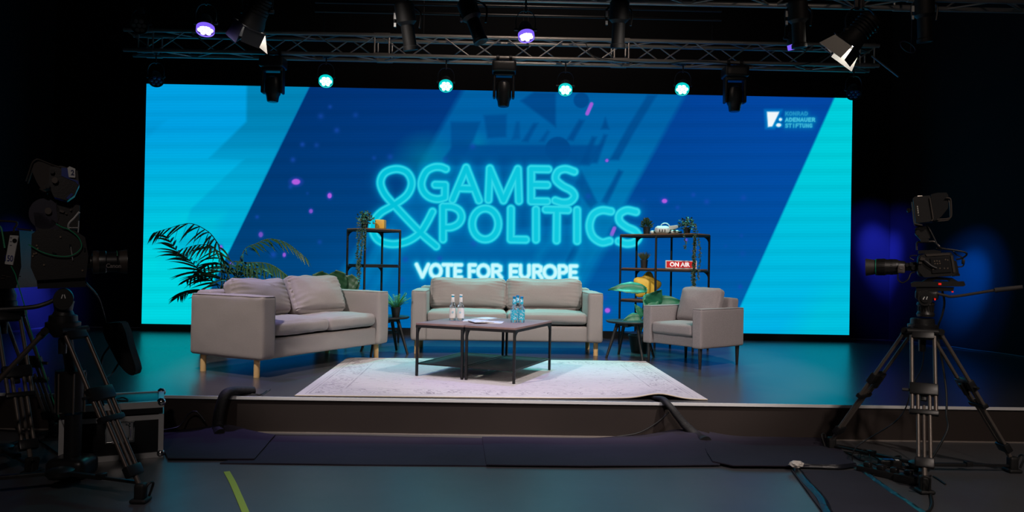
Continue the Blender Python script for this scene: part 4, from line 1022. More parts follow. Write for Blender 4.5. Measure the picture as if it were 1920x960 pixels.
# ------------------------------------------------------------------ right broadcast camera, seen in profile
YC = 4.73
def pl_(x, y, dy=0.): return A(x, y, YC) + Vector((0, dy, 0))
def slab(b, pts, y0, y1, Y=None):
    Y = Y or YC
    P = [A(x, y, Y)+Vector((0, y0, 0)) for x, y in pts]; prism(b, P, (0, y1-y0, 0)); return b
DARKP = mat('camera_body_black', (.018, .017, .017, 1), .42, bump=(150, .15))
GREYE = mat('worn_edge_and_glint', (.10, .085, .075, 1), .4, .4)
REDE = mat('red_tally_mark', (.5, .01, .01, 1), .4, emit=(1, .02, .01, 1), es=.6)
BTN = mat('button_metal', (.35, .27, .2, 1), .35, .7)
def right_camera():
    t = thing('broadcast_camera', 'black broadcast camera in profile on the right tripod, lens pointing left', 'video camera', (RC[0], RC[1], .965))
    W = True
    # fluid head
    b = NB(); c = pl_(1736, 580); lathe(b, [(0, -.045), (.055, -.045), (.06, -.03), (.05, -.01), (.052, .02), (.06, .03), (.055, .045), (0, .045)], c, 26)
    for k in range(20): a = k*PI/10; box(b, c+Vector((math.cos(a)*.052, math.sin(a)*.052, .005)), (.006, .006, .03), RZ(a))
    hd = part('fluid_head', b, DARKP, t, world=W)
    b = NB(); cyl(b, pl_(1735, 558, -.075), pl_(1735, 558, .075), .048, n=30); soft(b, pl_(1738, 553), (.15, .12, .06), .02, 8); part('tilt_drum', b, DARKP, hd, world=W)
    b = NB(); cyl(b, pl_(1735, 558, -.082), pl_(1735, 558, -.076), .030, n=24); part('drum_ring', b, BLACK, hd, world=W)
    b = NB(); box(b, pl_(1732.5, 558, -.084), (.006, .004, .020), RY(.5)); box(b, pl_(1738, 558, -.084), (.006, .004, .020), RY(.3)); part('drum_mark', b, WHITE, hd, world=W)
    b = NB(); box(b, pl_(1753, 560, -.07), (.010, .006, .012)); part('red_mark', b, REDE, hd, world=W)
    b = NB(); tube(b, [pl_(1756, 549, -.05), pl_(1772, 553, -.06), pl_(1790, 554, -.07), pl_(1858, 542, -.08)], .0085, 8); ph = part('pan_handle', b, GREYE, hd, world=W)
    b = NB(); cyl(b, pl_(1858, 542, -.08), pl_(1905, 536, -.085), .015, .013, n=14); part('handle_grip', b, mat('rubber_grip', (.05, .045, .045, 1), .7), ph, world=W)
    # plates
    b = NB(); slab(b, [(1708, 531), (1714, 528), (1806, 527), (1808, 534), (1804, 536), (1709, 538)], -.05, .05); bp = part('base_plate', b, DARKP, t, world=W)
    b = NB(); slab(b, [(1718, 538), (1788, 538), (1786, 545), (1718, 545)], -.04, .04); part('sliding_plate', b, BPLAS, bp, world=W)
    b = NB(); slab(b, [(1725, 530), (1740, 522), (1755, 519), (1785, 521), (1798, 529), (1786, 530), (1775, 525), (1755, 524), (1742, 530)], -.045, .045); part('shoulder_pad', b, BPLAS, bp, world=W)
    b = NB(); box(b, pl_(1762, 532, -.052), (.018, .004, .012)); box(b, pl_(1785, 546, -.045), (.012, .004, .008)); part('red_mark', b, REDE, bp, world=W)
    # body
    b = NB(); slab(b, [(1722, 483), (1731, 478), (1737, 475), (1782, 474), (1786, 480), (1791, 512), (1787, 517), (1733, 520), (1722, 508)], -.075, .075)
    soft(b, pl_(1727, 498), (.05, .15, .14), .03, 8); bd = part('camera_body', b, DARKP, t, world=W)
    b = NB(); slab(b, [(1735, 477), (1780, 475.5), (1780, 479), (1738, 481)], -.080, -.072); slab(b, [(1781, 480), (1785, 480), (1790, 510), (1786, 511)], -.080, -.072); part('worn_edge', b, GREYE, bd, world=W)
    b = NB(); slab(b, [(1744, 484), (1778, 483), (1783, 510), (1748, 512)], -.082, -.070); pn = part('side_panel', b, BPLAS, bd, world=W)
    b = NB()
    for x, y in ((1752, 490), (1756.5, 489.5), (1761, 490), (1753, 494.5), (1757.5, 494.5), (1762, 494), (1772, 487), (1776, 488), (1750, 505), (1762, 503), (1770, 503), (1776, 503)): cyl(b, pl_(x, y, -.084), pl_(x, y, -.076), .0045, n=10)
    part('button', b, BTN, pn, world=W)
    b = NB(); slab(b, [(1786, 488), (1792, 490), (1797, 514), (1788, 516)], -.06, .06); slab(b, [(1784, 512), (1798, 513), (1798, 517), (1784, 518)], -.06, .06); part('rear_battery', b, BPLAS, t, world=W)
    b = NB(); box(b, pl_(1730, 486, -.08), (.03, .01, .02), RY(.3)); box(b, pl_(1726, 493, -.08), (.02, .01, .012)); part('side_bracket', b, GREYE, bd, world=W)
    # lens
    ax = (pl_(1620, 501)-pl_(1720, 500)); L = ax.length; q = ax.to_track_quat('Z', 'Y').to_matrix(); o = pl_(1720, 500)
    s = L/100
    def ln(b, prof): return lathe(b, [(r, z*s) for r, z in prof], o, 30, q)
    b = NB(); ln(b, [(0, 0), (.03, 0), (.03, 12), (.026, 13), (.026, 22), (.036, 23), (.042, 34), (.046, 36), (.050, 40), (.050, 58), (.052, 60), (.053, 79), (.047, 79.5), (.047, 82), (0, 82)]); le = part('lens_barrel', b, BPLAS, t, world=W)
    b = NB(); ln(b, [(.0535, 79), (.0540, 79.3), (.0540, 80.6), (.050, 81)]); part('green_ring', b, mat('green_lens_ring', (.0, .28, .16, 1), .4), le, world=W)
    b = NB()
    for k in range(34):
        a = 2*PI*k/34; p = o+q@Vector((math.cos(a)*.0525, math.sin(a)*.0525, 69*s)); box(b, p, (.004, .004, 15*s), q@RZ(a))
    for k in range(28):
        a = 2*PI*k/28; p = o+q@Vector((math.cos(a)*.0495, math.sin(a)*.0495, 49*s)); box(b, p, (.003, .003, 5*s), q@RZ(a))
    part('grip_ribs', b, BPLAS, le, world=W)
    b = NB(); ln(b, [(.047, 81.5), (.049, 84), (.057, 100), (.054, 100), (.046, 85), (0, 84)]); part('lens_hood', b, mat('worn_lens_hood', (.045, .04, .036, 1), .55), le, world=W)
    b = NB(); soft(b, pl_(1690, 505, -.055), (.048, .04, .05), .008, 8); part('servo_unit', b, mat('servo_grey', (.12, .10, .09, 1), .5), le, world=W)
    b = NB(); box(b, pl_(1690, 498, -.06), (.034, .03, .006)); box(b, pl_(1690, 503, -.078), (.016, .004, .005)); part('servo_label', b, mat('servo_cap_grey', (.35, .33, .32, 1), .4), le, world=W)
    b = NB(); tube(b, [pl_(1684, 514, -.06), pl_(1684, 524, -.06), pl_(1692, 530, -.06), pl_(1703, 524, -.06), pl_(1708, 513, -.05), pl_(1716, 510, -.05)], .005, 7); part('servo_cable', b, SCUFF, le, world=W)
    b = NB()
    for x, y in ((1701, 497), (1709, 496), (1713, 503)): cyl(b, pl_(x, y, -.05), pl_(x, y, -.03), .012, n=12)
    part('adapter_knob', b, BLACK, le, world=W)
    # top plate and handle
    b = NB(); slab(b, [(1722, 470), (1752, 469), (1764, 471), (1764, 475), (1722, 476)], -.05, .05); tp = part('top_plate', b, BPLAS, t, world=W)
    b = NB(); tube(b, [pl_(1719.5, 469), pl_(1719.5, 455.5), pl_(1721, 454), pl_(1750, 453), pl_(1753, 454), pl_(1762, 463)], .0065, 8, smooth=False); part('carry_handle', b, GREYE, tp, world=W)
    # viewfinder on its joint
    b = NB(); slab(b, [(1716, 428), (1724, 424), (1740, 425), (1746, 434), (1745, 447), (1726, 450), (1717, 440)], -.03, .03); cyl(b, pl_(1721, 437, -.05), pl_(1721, 437, .05), .018, n=18); slab(b, [(1726, 449), (1742, 448), (1742, 454), (1726, 454)], -.03, .03); jt = part('viewfinder_joint', b, DARKP, tp, world=W)
    b = NB(); slab(b, [(1712, 373), (1716, 370), (1743, 369), (1745, 372), (1751, 412), (1748, 417), (1722, 419), (1717, 417)], -.09, .09); vf = part('viewfinder', b, DARKP, t, world=W)
    b = NB(); slab(b, [(1745, 367), (1758, 364.5), (1774, 365), (1777, 370), (1777, 392), (1765, 408), (1757, 414), (1751, 416)], -.085, .085); part('sun_hood', b, BMATT, vf, world=W)
    b = NB()
    for dy in (-.095, .095):
        tube(b, [pl_(1743, 374, dy), pl_(1746, 392, dy), pl_(1749, 412, dy), pl_(1746, 416, dy)], .005, 7)
        tube(b, [pl_(1773, 375, dy), pl_(1779, 376, dy), pl_(1781.5, 381, dy), pl_(1782.5, 405, dy), pl_(1780, 411, dy), pl_(1775, 413, dy), pl_(1757, 414, dy)], .005, 7)
        tube(b, [pl_(1710, 380, dy), pl_(1712, 395, dy), pl_(1715, 418, dy), pl_(1722, 422, dy), pl_(1730, 424, dy)], .005, 7)
    part('guard_rail', b, GREYE, vf, world=W)
    b = NB(); soft(b, pl_(1725.5, 369.5, -.05), (.034, .03, .009), .004, 6); part('tally_lamp', b, mat('tally_white', (.8, .7, .6, 1), .4, emit=(1, .75, .6, 1), es=.9), vf, world=W)
    b = NB(); box(b, pl_(1729.8, 370, -.062), (.009, .01, .006)); part('red_mark', b, REDE, vf, world=W)
    b = NB()
    for y, h in ((389, .010), (392.5, .008), (396, .010), (400, .012), (405, .005)): box(b, pl_(1720.6+(y-389)*.12, y, -.092), (.007, .004, h))
    part('scale_mark', b, mat('marking_white', (.6, .58, .5, 1), .5), vf, world=W)
    b = NB(); tube(b, [pl_(1702, 397, -.05), pl_(1704, 398, -.05), pl_(1707, 396, -.05), pl_(1709, 391, -.05), pl_(1711, 390, -.05)], .004, 6); cyl(b, pl_(1704, 394, -.07), pl_(1704, 394, .02), .013, n=14); part('tilt_knob', b, BPLAS, vf, world=W)
    # cables
    cs = NB()
    tube(cs, [pl_(1737, 422, -.03), pl_(1744, 432, -.04), pl_(1752, 448, -.04), pl_(1760, 463, -.04), pl_(1772, 467, -.02)], .0055, 6)
    tube(cs, [pl_(1755, 466, -.03), pl_(1775, 468, -.03), pl_(1795, 471, -.02), pl_(1808, 474, -.01), pl_(1811, 478, 0), pl_(1804, 484, .01), pl_(1792, 487, .01)], .006, 6)
    tube(cs, [pl_(1785, 470, 0), pl_(1793, 478, 0), pl_(1803, 483, .01), pl_(1806, 492, .01), pl_(1804, 499, .01), pl_(1792, 501, 0)], .0045, 6)
    tube(cs, [pl_(1732, 488, -.085), pl_(1738, 492, -.09), pl_(1747, 499, -.09), pl_(1756, 503, -.085)], .007, 6)
    tube(cs, [pl_(1720, 479, -.04), pl_(1708, 480, -.04), pl_(1707, 484, -.04), pl_(1714, 488, -.04)], .004, 6)
    box(cs, pl_(1805, 491, .01), (.02, .02, .032), bev=.004)
    part('camera_cables', cs, SCUFF, t, world=W)
    return t
rcam = right_camera(); rcam.rotation_euler.z = R(-29); rcam.scale = (.87, 1, 1)
cable('camera_cable', [pl_(1765, 540, .0), pl_(1774, 566, .02), pl_(1772, 590, .03), pl_(1768, 620, .06), pl_(1775, 660, .07), pl_(1780, 700, .06), pl_(1778, 740, .02), pl_(1766, 775, -.05), pl_(1755, 800, -.12), Vector((2.66, 4.60, .09)), Vector((2.62, 4.62, .012))], .0065, SCUFF, 'black cable hanging from the right camera down to the floor')
cable('camera_cable', [pl_(1738, 640, .03), pl_(1737, 690, .05), pl_(1725, 725, .08), pl_(1702, 790, .1), Vector((2.33, 4.85, .12)), Vector((2.30, 4.86, .012))], .004, SCUFF, 'thin cable running slanting down behind the front tripod leg')

# floor cables, power strip and adapters round the right tripod
def gp_(x, y, z=.008): return G(x, y, z)
gc = 'floor cables by the right tripod'
for pts, r, lab in (([(1535, 829), (1580, 836), (1622, 845), (1645, 852), (1663, 864), (1680, 872), (1700, 876), (1722, 874)], .007, 'cable curving from the riser to the power strip'),
                    ([(1560, 844), (1590, 848), (1618, 850), (1640, 856), (1662, 870)], .006, 'second cable running just in front of the first'),
                    ([(1563, 850), (1590, 850), (1612, 862), (1640, 870), (1668, 885), (1690, 888)], .006, 'lower cable leading to the adapter pile'),
                    ([(1612, 862), (1616, 855), (1625, 854), (1630, 862), (1634, 868)], .0045, 'small upright loop of cable on the floor'),
                    ([(1665, 872), (1676, 858), (1688, 855), (1690, 862), (1700, 876), (1716, 868), (1732, 856)], .006, 'cable snaking up beside the front tripod leg'),
                    ([(1664, 868), (1680, 876), (1705, 882), (1735, 880)], .006, 'cable passing behind the front tripod leg'),
                    ([(1700, 900), (1718, 902), (1735, 897), (1745, 892)], .006, 'cable joining the adapters to the tripod spreader'),
                    ([(1745, 925), (1748, 945), (1742, 958), (1730, 962)], .008, 'cable looping round the front tripod foot'),
                    ([(1750, 893), (1760, 899), (1773, 908)], .005, 'short cable end right of the front tripod leg'),
                    ([(1620, 893), (1636, 892), (1650, 884)], .0045, 'thin cable crossing the dark mat strip')):
    P = [gp_(x, y, r) for x, y in pts]
    if 'upright' in lab: P = [P[0]]+[p+Vector((0, 0, .035)) for p in P[1:-1]]+[P[-1]]
    cable('floor_cable', P, r, SCUFF, lab, gc)
t = thing('power_strip', 'black power strip with plugs beside the front foot of the right tripod', 'power strip', gp_(1664, 896, 0), R(-50))
b = NB(); box(b, (0, 0, .022), (.36, .055, .042), bev=.006); part('housing', b, BPLAS, t)
for k in range(4): b = NB(); soft(b, (-.12+.08*k, .002, .056), (.045, .042, .032), .01, 6); part('plug', b, BPLAS, t)
t = thing('power_adapter', 'dark power adapter with a small blue and white tag by the power strip', 'adapter', gp_(1668, 876, 0), R(-10))
b = NB(); box(b, (0, 0, .025), (.13, .07, .05), bev=.008); part('housing', b, BPLAS, t)
b = NB(); box(b, (-.01, -.0, .0515), (.06, .03, .003)); part('blue_tag', b, mat('blue_tape', rgb(20, 110, 200), .4), t)
b = NB(); box(b, (.04, -.01, .0515), (.022, .022, .004)); part('white_tag', b, WHITE, t)
t = thing('power_adapter', 'dark power adapter lying at the near end of the power strip', 'adapter', gp_(1699, 905, 0), R(-50))
b = NB(); box(b, (0, 0, .025), (.12, .08, .05), bev=.008); part('housing', b, BPLAS, t)

# ------------------------------------------------------------------ carpet strips, cable snakes, tape on the floor
MATM = mat('dark_blue_felt_mat', (.028, .024, .040, 1), .85, bump=(12, .8), vary=(3, .25), spec=.3)
MATW = mat('dark_carpet_strip', (.034, .030, .042, 1), .9, bump=(30, .5), vary=(3, .3), spec=.3)
def floor_mat(pts, label, z=.0, th=.006, m=MATM, hump=None, res=.05):
    # polygon sheet following the floor, with an optional hump where it runs over cables
    P = [G(x, y, 0) for x, y in pts]; b = NB(); f = b.faces.new([b.verts.new((p.x, min(p.y, EDGE-.012), z)) for p in P])
    xs = [p.x for p in P]; ys = [p.y for p in P]
    for ax_, lo, hi in ((Vector((1, 0, 0)), min(xs), max(xs)), (Vector((0, 1, 0)), min(ys), max(ys))):
        k = lo+res
        while k < hi: bmesh.ops.bisect_plane(b, geom=b.verts[:]+b.edges[:]+b.faces[:], plane_co=ax_*k, plane_no=ax_); k += res
    bmesh.ops.recalc_face_normals(b, faces=b.faces)
    if b.faces[:][0].normal.z < 0: bmesh.ops.reverse_faces(b, faces=b.faces)
    for v in b.verts:
        d = .004*(noise.noise(Vector((v.co.x*2.3, v.co.y*5, z*50)))+.6)
        if hump:
            for hx, hw, hh, hy in hump: d += hh*math.exp(-((v.co.x-hx)/hw)**2)*max(0, min(1, (v.co.y-hy)/.35))
        v.co.z += max(0, d)
    r = bmesh.ops.extrude_face_region(b, geom=b.faces[:]); 
    for e in r['geom']:
        if isinstance(e, bmesh.types.BMVert): e.co.z += th
    bmesh.ops.recalc_face_normals(b, faces=b.faces)
    return solo('floor_mat', b, m, label, 'mat', 'dark mats along the stage foot', smooth=50)
floor_mat([(450, 818), (520, 817), (700, 819), (908, 824), (916, 875), (640, 873), (412, 870), (470, 850)], 'long dark mat strip at the foot of the stage, second from the left', .001)
floor_mat([(290, 800), (345, 797), (400, 800), (516, 820), (477, 865), (315, 864), (303, 840)], 'dark blue mat at the left, beside the flight case', .010, hump=((-1.95, .22, .05, 5.1),))
floor_mat([(904, 824), (1110, 826), (1200, 815), (1290, 807), (1345, 826), (1350, 876), (1100, 878), (912, 876)], 'dark mat strip at the foot of the stage centre', .009, hump=((1.36, .22, .06, 5.0), (.9, .2, .01, 5.)))
floor_mat([(1316, 812), (1345, 812), (1395, 823), (1540, 826), (1570, 842), (1605, 878), (1480, 881), (1375, 880), (1336, 872), (1322, 850)], 'dark mat strip right of the cable snake, under the left tripod foot', .018, hump=((1.45, .2, .04, 5.0),))
floor_mat([(1484, 884), (1610, 884), (1632, 898), (1780, 1000), (1660, 1040), (1560, 1010), (1540, 960)], 'dark mat strip running from the stage mats towards the camera', .002, m=MATW)
GAFF = mat('glossy_gaffer_tape', (.01, .012, .018, 1), .34, bump=(30, .5), spec=.4)
def ribbon(name, pts, w, label, m, z=.012, cat='tape', bumpy=.004):
    P = spline([G(x, y, 0) for x, y in pts], 12); b = NB(); prev = None
    for i, p in enumerate(P):
        d = (P[min(i+1, len(P)-1)]-P[max(0, i-1)]); s = Vector((-d.y, d.x, 0)).normalized()
        row = [b.verts.new(p+s*w*q+Vector((0, 0, z*(1-abs(q)*1.2)+bumpy*noise.noise(p*14+s*q*9)))) for q in (-.5, -.25, 0, .25, .5)]
        if prev:
            for a in range(4): b.faces.new((prev[a], row[a], row[a+1], prev[a+1]))
        prev = row
    r = bmesh.ops.extrude_face_region(b, geom=b.faces[:])
    for e in r['geom']:
        if isinstance(e, bmesh.types.BMVert): e.co.z += .003
    bmesh.ops.recalc_face_normals(b, faces=b.faces)
    return solo(name, b, m, label, cat, smooth=60)
ribbon('taped_cable', [(1493, 882), (1510, 905), (1538, 935), (1552, 962), (1568, 990)], .052, 'glossy taped cable along the left edge of the mat that runs forward', GAFF, .022)
ribbon('taped_cable', [(1612, 880), (1632, 896), (1672, 925), (1728, 962), (1765, 990)], .036, 'glossy taped cable along the right edge of the mat that runs forward', GAFF, .018)
ribbon('taped_cable', [(1500, 879), (1540, 880), (1575, 881), (1604, 877)], .03, 'short taped cable lying across between the two mats', GAFF, .03)
TAPEM = mat('lime_floor_tape', rgb(168, 196, 62), .55)
ribbon('floor_tape', [(425, 885), (436, 905), (448, 932), (459, 958), (470, 985)], .035, 'lime green strip of tape on the studio floor', TAPEM, .0008, 'tape', 0)
b = NB(); bmesh.ops.create_icosphere(b, subdivisions=3, radius=1)
for v in b.verts:
    q = v.co.copy(); k = 1+.35*noise.noise(q*2.1)+.2*noise.noise(q*5); v.co = Vector((q.x*.042*k, q.y*.03*k, q.z*.022*k))
b.transform(Matrix.Translation(G(1494, 874, .035)+Vector((0, 0, .012))))
solo('crumpled_tape', b, mat('white_crumpled_tape', (.7, .66, .6, 1), .6), 'crumpled ball of white tape at the corner of the dark mats', 'tape', smooth=0)
# cable snakes over the stage edge
def snake(pts, r, label):
    b = NB(); tube(b, pts, r, 14, 8, flat=.7)
    for v in b.verts: v.co += Vector((0, 0, 1))*.004*noise.noise(v.co*16)
    o = solo('cable_snake', b, mat('black_cable_sleeve', (.008, .008, .010, 1), .7, bump=(60, .8)), label, 'cable', smooth=70)
    return o
e1 = EDGE-.05
snake([Vector((-1.83, EDGE+.14, STZ+.022)), Vector((-1.93, EDGE+.05, STZ+.036)), Vector((-1.975, e1+.02, STZ+.022)), Vector((-2.0, e1-.02, .17)), Vector((-2.0, e1-.05, .06)), Vector((-1.95, e1-.16, .035))], .045, 'black cable sleeve bending over the stage edge by the left sofa')
snake([Vector((1.14, EDGE+.22, STZ+.017)), Vector((1.17, EDGE+.12, STZ+.017)), Vector((1.21, EDGE+.02, STZ+.026)), Vector((1.25, e1, STZ-.02)), Vector((1.34, e1-.02, .13)), Vector((1.42, e1-.06, .055)), Vector((1.45, e1-.2, .045))], [.016, .045], 'black cable sleeve coming out from under the lifted rug edge')
cable('floor_cable', [Vector((1.24, e1+.02, .20)), Vector((1.15, e1+.02, .12)), Vector((1.02, e1+.01, .05)), Vector((.86, e1, .022))], .006, SCUFF, 'thin cable branching off the right cable sleeve down the riser')
cable('floor_cable', [A(385, 790, 5.44), A(368, 772, 5.44), A(352, 778, 5.44), A(335, 800, 5.40), A(300, 808, 5.3), G(260, 820, .01)], .006, SCUFF, 'thin cable arched against the riser beside the flight case')
b = NB(); P = [G(x, y, STZ) for x, y in ((452, 741), (493, 741.5), (508, 730.5), (468, 730))]; prism(b, P, (0, 0, .006)); solo('access_plate', b, mat('thin_grey_plate', (.05, .05, .06, 1), .3), 'thin flat plate lying on the deck where the left cable sleeve ends', 'plate')
b = NB(); P = [G(x, y, STZ+.006) for x, y in ((456, 738), (475, 739), (490, 739.5), (500, 733))]; tube(b, P, .006, 6); solo('stage_cable', b, SCUFF, 'short black cable lying on the thin plate on the deck', 'cable')
cable('wall_cable', [G(1690, 640, STZ)+Vector((0, 0, .01)), G(1765, 649, STZ)+Vector((0, 0, .01)), G(1820, 657, STZ)+Vector((-.0, 0, .01)), G(1870, 663, STZ)+Vector((0, 0, .01)), G(1925, 671, STZ)+Vector((0, 0, .01))], .007, mat('grey_cable', (.12, .12, .14, 1), .5), 'thin grey cable along the foot of the right side wall')

# ------------------------------------------------------------------ flight case
def flight_case():
    o = G(305, 857, 0); w, d, h = .57, .42, .355; a = R(24)
    exx = Vector((math.cos(a), math.sin(a), 0)); c = o-exx*(w/2)+Vector((-math.sin(a), math.cos(a), 0))*(d/2)
    t = thing('flight_case', 'black flight case with aluminium edges on the floor behind the left tripods', 'case', (c.x, c.y, 0), a)
    PANEL_ = mat('black_case_laminate', (.010, .010, .012, 1), .35, bump=(200, .3))
    b = NB(); box(b, (0, 0, .005+(h-.09)/2+.004), (w-.008, d-.008, h-.092), bev=.002); part('lower_shell', b, PANEL_, t)
    b = NB(); box(b, (0, 0, h-.04), (w-.008, d-.008, .070), bev=.002); lid = part('lid', b, PANEL_, t)
    def edges(b, z, hh, inset=0):
        for s in (-1, 1): box(b, (0, s*(d/2-.001), z), (w, .006, hh)); box(b, (s*(w/2-.001), 0, z), (.006, d, hh))
    b = NB(); edges(b, .018, .034); part('bottom_edging', b, ALU, t)
    b = NB(); edges(b, h-.098, .030)
    for sx in (-1, 1):
        for sy in (-1, 1): box(b, (sx*(w/2-.013), sy*(d/2-.001), h/2-.03), (.030, .007, h-.10)); box(b, (sx*(w/2-.001), sy*(d/2-.013), h/2-.03), (.007, .030, h-.10))
    part('edging', b, ALU, t)
    b = NB(); edges(b, h-.022, .034)
    for s in (-1, 1): box(b, (0, s*(d/2-.014), h-.002), (w, .032, .005)); box(b, (s*(w/2-.014), 0, h-.002), (.032, d, .005))
    part('lid_edging', b, ALU, lid)
    for sx in (-1, 1):
        for sy in (-1, 1):
            for z, p in ((.018, t), (h-.014, lid)):
                b = NB(); bmesh.ops.create_icosphere(b, subdivisions=3, radius=.027); b.transform(Matrix.Translation((sx*(w/2-.014), sy*(d/2-.014), z+.006))); part('ball_corner', b, CHROME, p, smooth=60)
    b = NB(); yf = -d/2-.004
    for x, z, ww, hh in ((-.0, .235, .16, .010), (0, .115, .16, .010), (-.078, .175, .010, .13), (.078, .175, .010, .13)): box(b, (x+.04, yf-.002, z), (ww, .008, hh), bev=.003)
    box(b, (.04, yf+.002, .175), (.148, .003, .11)); hl = part('recessed_handle_plate', b, CHROME, t)
    b = NB(); tube(b, [(.075, yf-.008, .225), (.095, yf-.016, .215), (.095, yf-.016, .14), (.075, yf-.008, .13)], .006, 8); part('handle_bar', b, CHROME, hl)
    for sx in (-1, 1):
        for sy in (-1, 1):
            b = NB(); lathe(b, [(0, 0), (.018, 0), (.018, .006), (0, .006)], (sx*(w/2-.05), sy*(d/2-.05), 0), 14); part('rubber_foot', b, SCUFF, t)
flight_case()
b = NB(); zc = .3575
P = [G(x, y, zc) for x, y in ((211, 752), (222, 747), (232, 746), (240, 750), (232, 752), (218, 751))]; tube(b, P, .005, 6); solo('case_cable', b, SCUFF, 'short black cable lying on the flight case lid', 'cable')

# ------------------------------------------------------------------ left cameras
YL = 4.1
def q_(x, y, dy=0., Y=None): return A(x, y, Y or YL)+Vector((0, dy, 0))
LC = (-2.36, 4.10)
tl = tripod('camera_tripod', 'black tripod under the left camera, its right leg in front of the flight case', LC, .90, ((-1.845, 3.93), (-3.02, 3.80)), .10, m=mat('dark_tripod_tube', (.14, .11, .095, 1), .4, .5), dark=BPLAS)
tripod('camera_tripod', 'black tripod at the left edge, behind the other left tripod', (-3.12, 4.78), .93, ((-2.70, 4.40), (-3.66, 4.45), (-3.1, 5.3)), .05, m=TRIP, dark=BPLAS)
def left_camera():
    t = thing('broadcast_camera', 'black broadcast camera on the left with a tilted viewfinder, lens pointing right', 'video camera', (LC[0], LC[1], .95)); W = True; Y = YL
    def sl(b, pts, y0, y1): return slab(b, pts, y0, y1, YL)
    b = NB(); lathe(b, [(0, -.05), (.06, -.05), (.065, -.03), (.05, 0), (.055, .03), (.06, .05), (0, .05)], q_(119, 582), 24); cyl(b, q_(119, 560, -.08), q_(119, 560, .08), .055, n=28); hd = part('fluid_head', b, DARKP, t, world=W)
    b = NB(); box(b, q_(117, 554.5, -.083), (.005, .004, .022), RY(.3)); box(b, q_(122, 554.5, -.083), (.005, .004, .022), RY(-.3)); part('drum_mark', b, WHITE, hd, world=W)
    b = NB(); tube(b, [q_(100, 562, -.05), q_(85, 568, -.06), q_(60, 573, -.07), q_(0, 575, -.09), q_(-40, 573, -.1)], .012, 8); part('pan_handle', b, BPLAS, hd, world=W)
    b = NB(); sl(b, [(70, 522), (160, 520), (162, 538), (72, 540)], -.05, .05); part('base_plate', b, BPLAS, t, world=W)
    b = NB(); sl(b, [(62, 440), (75, 430), (140, 432), (160, 445), (166, 480), (162, 520), (70, 524), (60, 500)], -.08, .08); bd = part('camera_body', b, DARKP, t, world=W)
    b = NB()
    for x, y in ((71, 461), (73, 466), (66, 476), (70, 475), (64, 480), (155, 507), (84, 496), (114, 445)): cyl(b, q_(x, y, -.088), q_(x, y, -.078), .005, n=8)
    part('button', b, BTN, bd, world=W)
    b = NB(); box(b, q_(103, 475, -.086), (.022, .006, .007), RY(.3)); box(b, q_(159, 468, -.085), (.008, .006, .020)); box(b, q_(132, 461, -.09), (.010, .008, .014)); part('metal_tag', b, CHROME, bd, world=W)
    b = NB(); tube(b, [q_(133, 462, -.09), q_(135, 475, -.09), q_(137, 488, -.09)], .003, 6); part('toggle_rod', b, ALU, bd, world=W)
    ax = q_(243, 491)-q_(160, 492); L = ax.length; qq = ax.to_track_quat('Z', 'Y').to_matrix(); o = q_(160, 492); s = L/100
    b = NB(); lathe(b, [(0, 0), (.035, 0), (.035, 15*s), (.055, 17*s), (.062, 30*s), (.062, 48*s), (.056, 50*s), (.056, 74*s), (.06, 76*s), (.062, 82*s), (.066, 100*s), (.06, 100*s), (.05, 84*s), (0, 82*s)], o, 28, qq); le = part('lens_barrel', b, BPLAS, t, world=W)
    b = NB(); lathe(b, [(.0625, 18*s), (.064, 22*s), (.064, 30*s), (.0625, 32*s)], o, 28, qq); part('worn_ring', b, mat('worn_lens_ring', (.05, .038, .032, 1), .5), le, world=W); b = NB(); lathe(b, [(.0610, 81*s), (.0665, 99*s), (.0675, 99*s), (.0625, 81*s)], o, 28, qq); part('worn_ring', b, mat('worn_lens_ring', (.05, .038, .032, 1), .5), le, world=W)
    b = NB(); tube(b, [q_(221, 470, -.05), q_(222, 474, -.06), q_(222, 480, -.066)], .002, 5); part('green_mark', b, GREENC, le, world=W)
    b = text_bm('Canon', .032, .0006, Matrix.Translation(q_(215, 499, -.0655)) @ Matrix.Rotation(PI/2, 4, 'X'), .0004); part('lens_lettering', b, mat('grey_lettering', (.25, .22, .21, 1), .5), le, world=W)
    # reel-like round cover and joint
    b = NB(); cyl(b, q_(84, 402, -.02), q_(84, 402, .03), .082, n=40); sl(b, [(64, 400), (84, 400), (120, 430), (120, 445), (70, 445)], -.02, .03); rd = part('round_side_cover', b, mat('blue_black_cover', (.012, .010, .03, 1), .5), t, world=W)
    b = NB(); cyl(b, q_(91, 397, -.035), q_(91, 397, -.02), .018, n=20); part('cover_knob', b, BPLAS, rd, world=W)
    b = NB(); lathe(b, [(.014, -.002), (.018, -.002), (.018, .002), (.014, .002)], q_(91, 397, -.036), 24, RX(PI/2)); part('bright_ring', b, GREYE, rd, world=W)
    b = NB(); tube(b, [q_(149, 397, -.02), q_(139, 409, -.02), q_(131, 417, -.02), q_(128, 424, -.02), q_(130, 434, -.02), q_(135, 444, -.02), q_(142, 452, -.02)], .006, 7); tube(b, [q_(148, 414, -.02), q_(147, 432, -.02), q_(144, 452, -.02)], .004, 6); tube(b, [q_(129, 427, -.02), q_(146, 427, -.02)], .003, 6, smooth=False)
    part('bent_support_arm', b, ALU, t, world=W)
    b = NB(); sl(b, [(105, 380), (120, 378), (150, 385), (148, 430), (110, 430)], -.02, .05); part('viewfinder_joint', b, DARKP, t, world=W)
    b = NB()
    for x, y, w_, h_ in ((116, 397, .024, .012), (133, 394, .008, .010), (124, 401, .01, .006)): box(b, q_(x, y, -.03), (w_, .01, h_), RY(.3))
    part('joint_highlight', b, GREYE, t, world=W)  # small paler blocks stand in for highlights on the dark joint
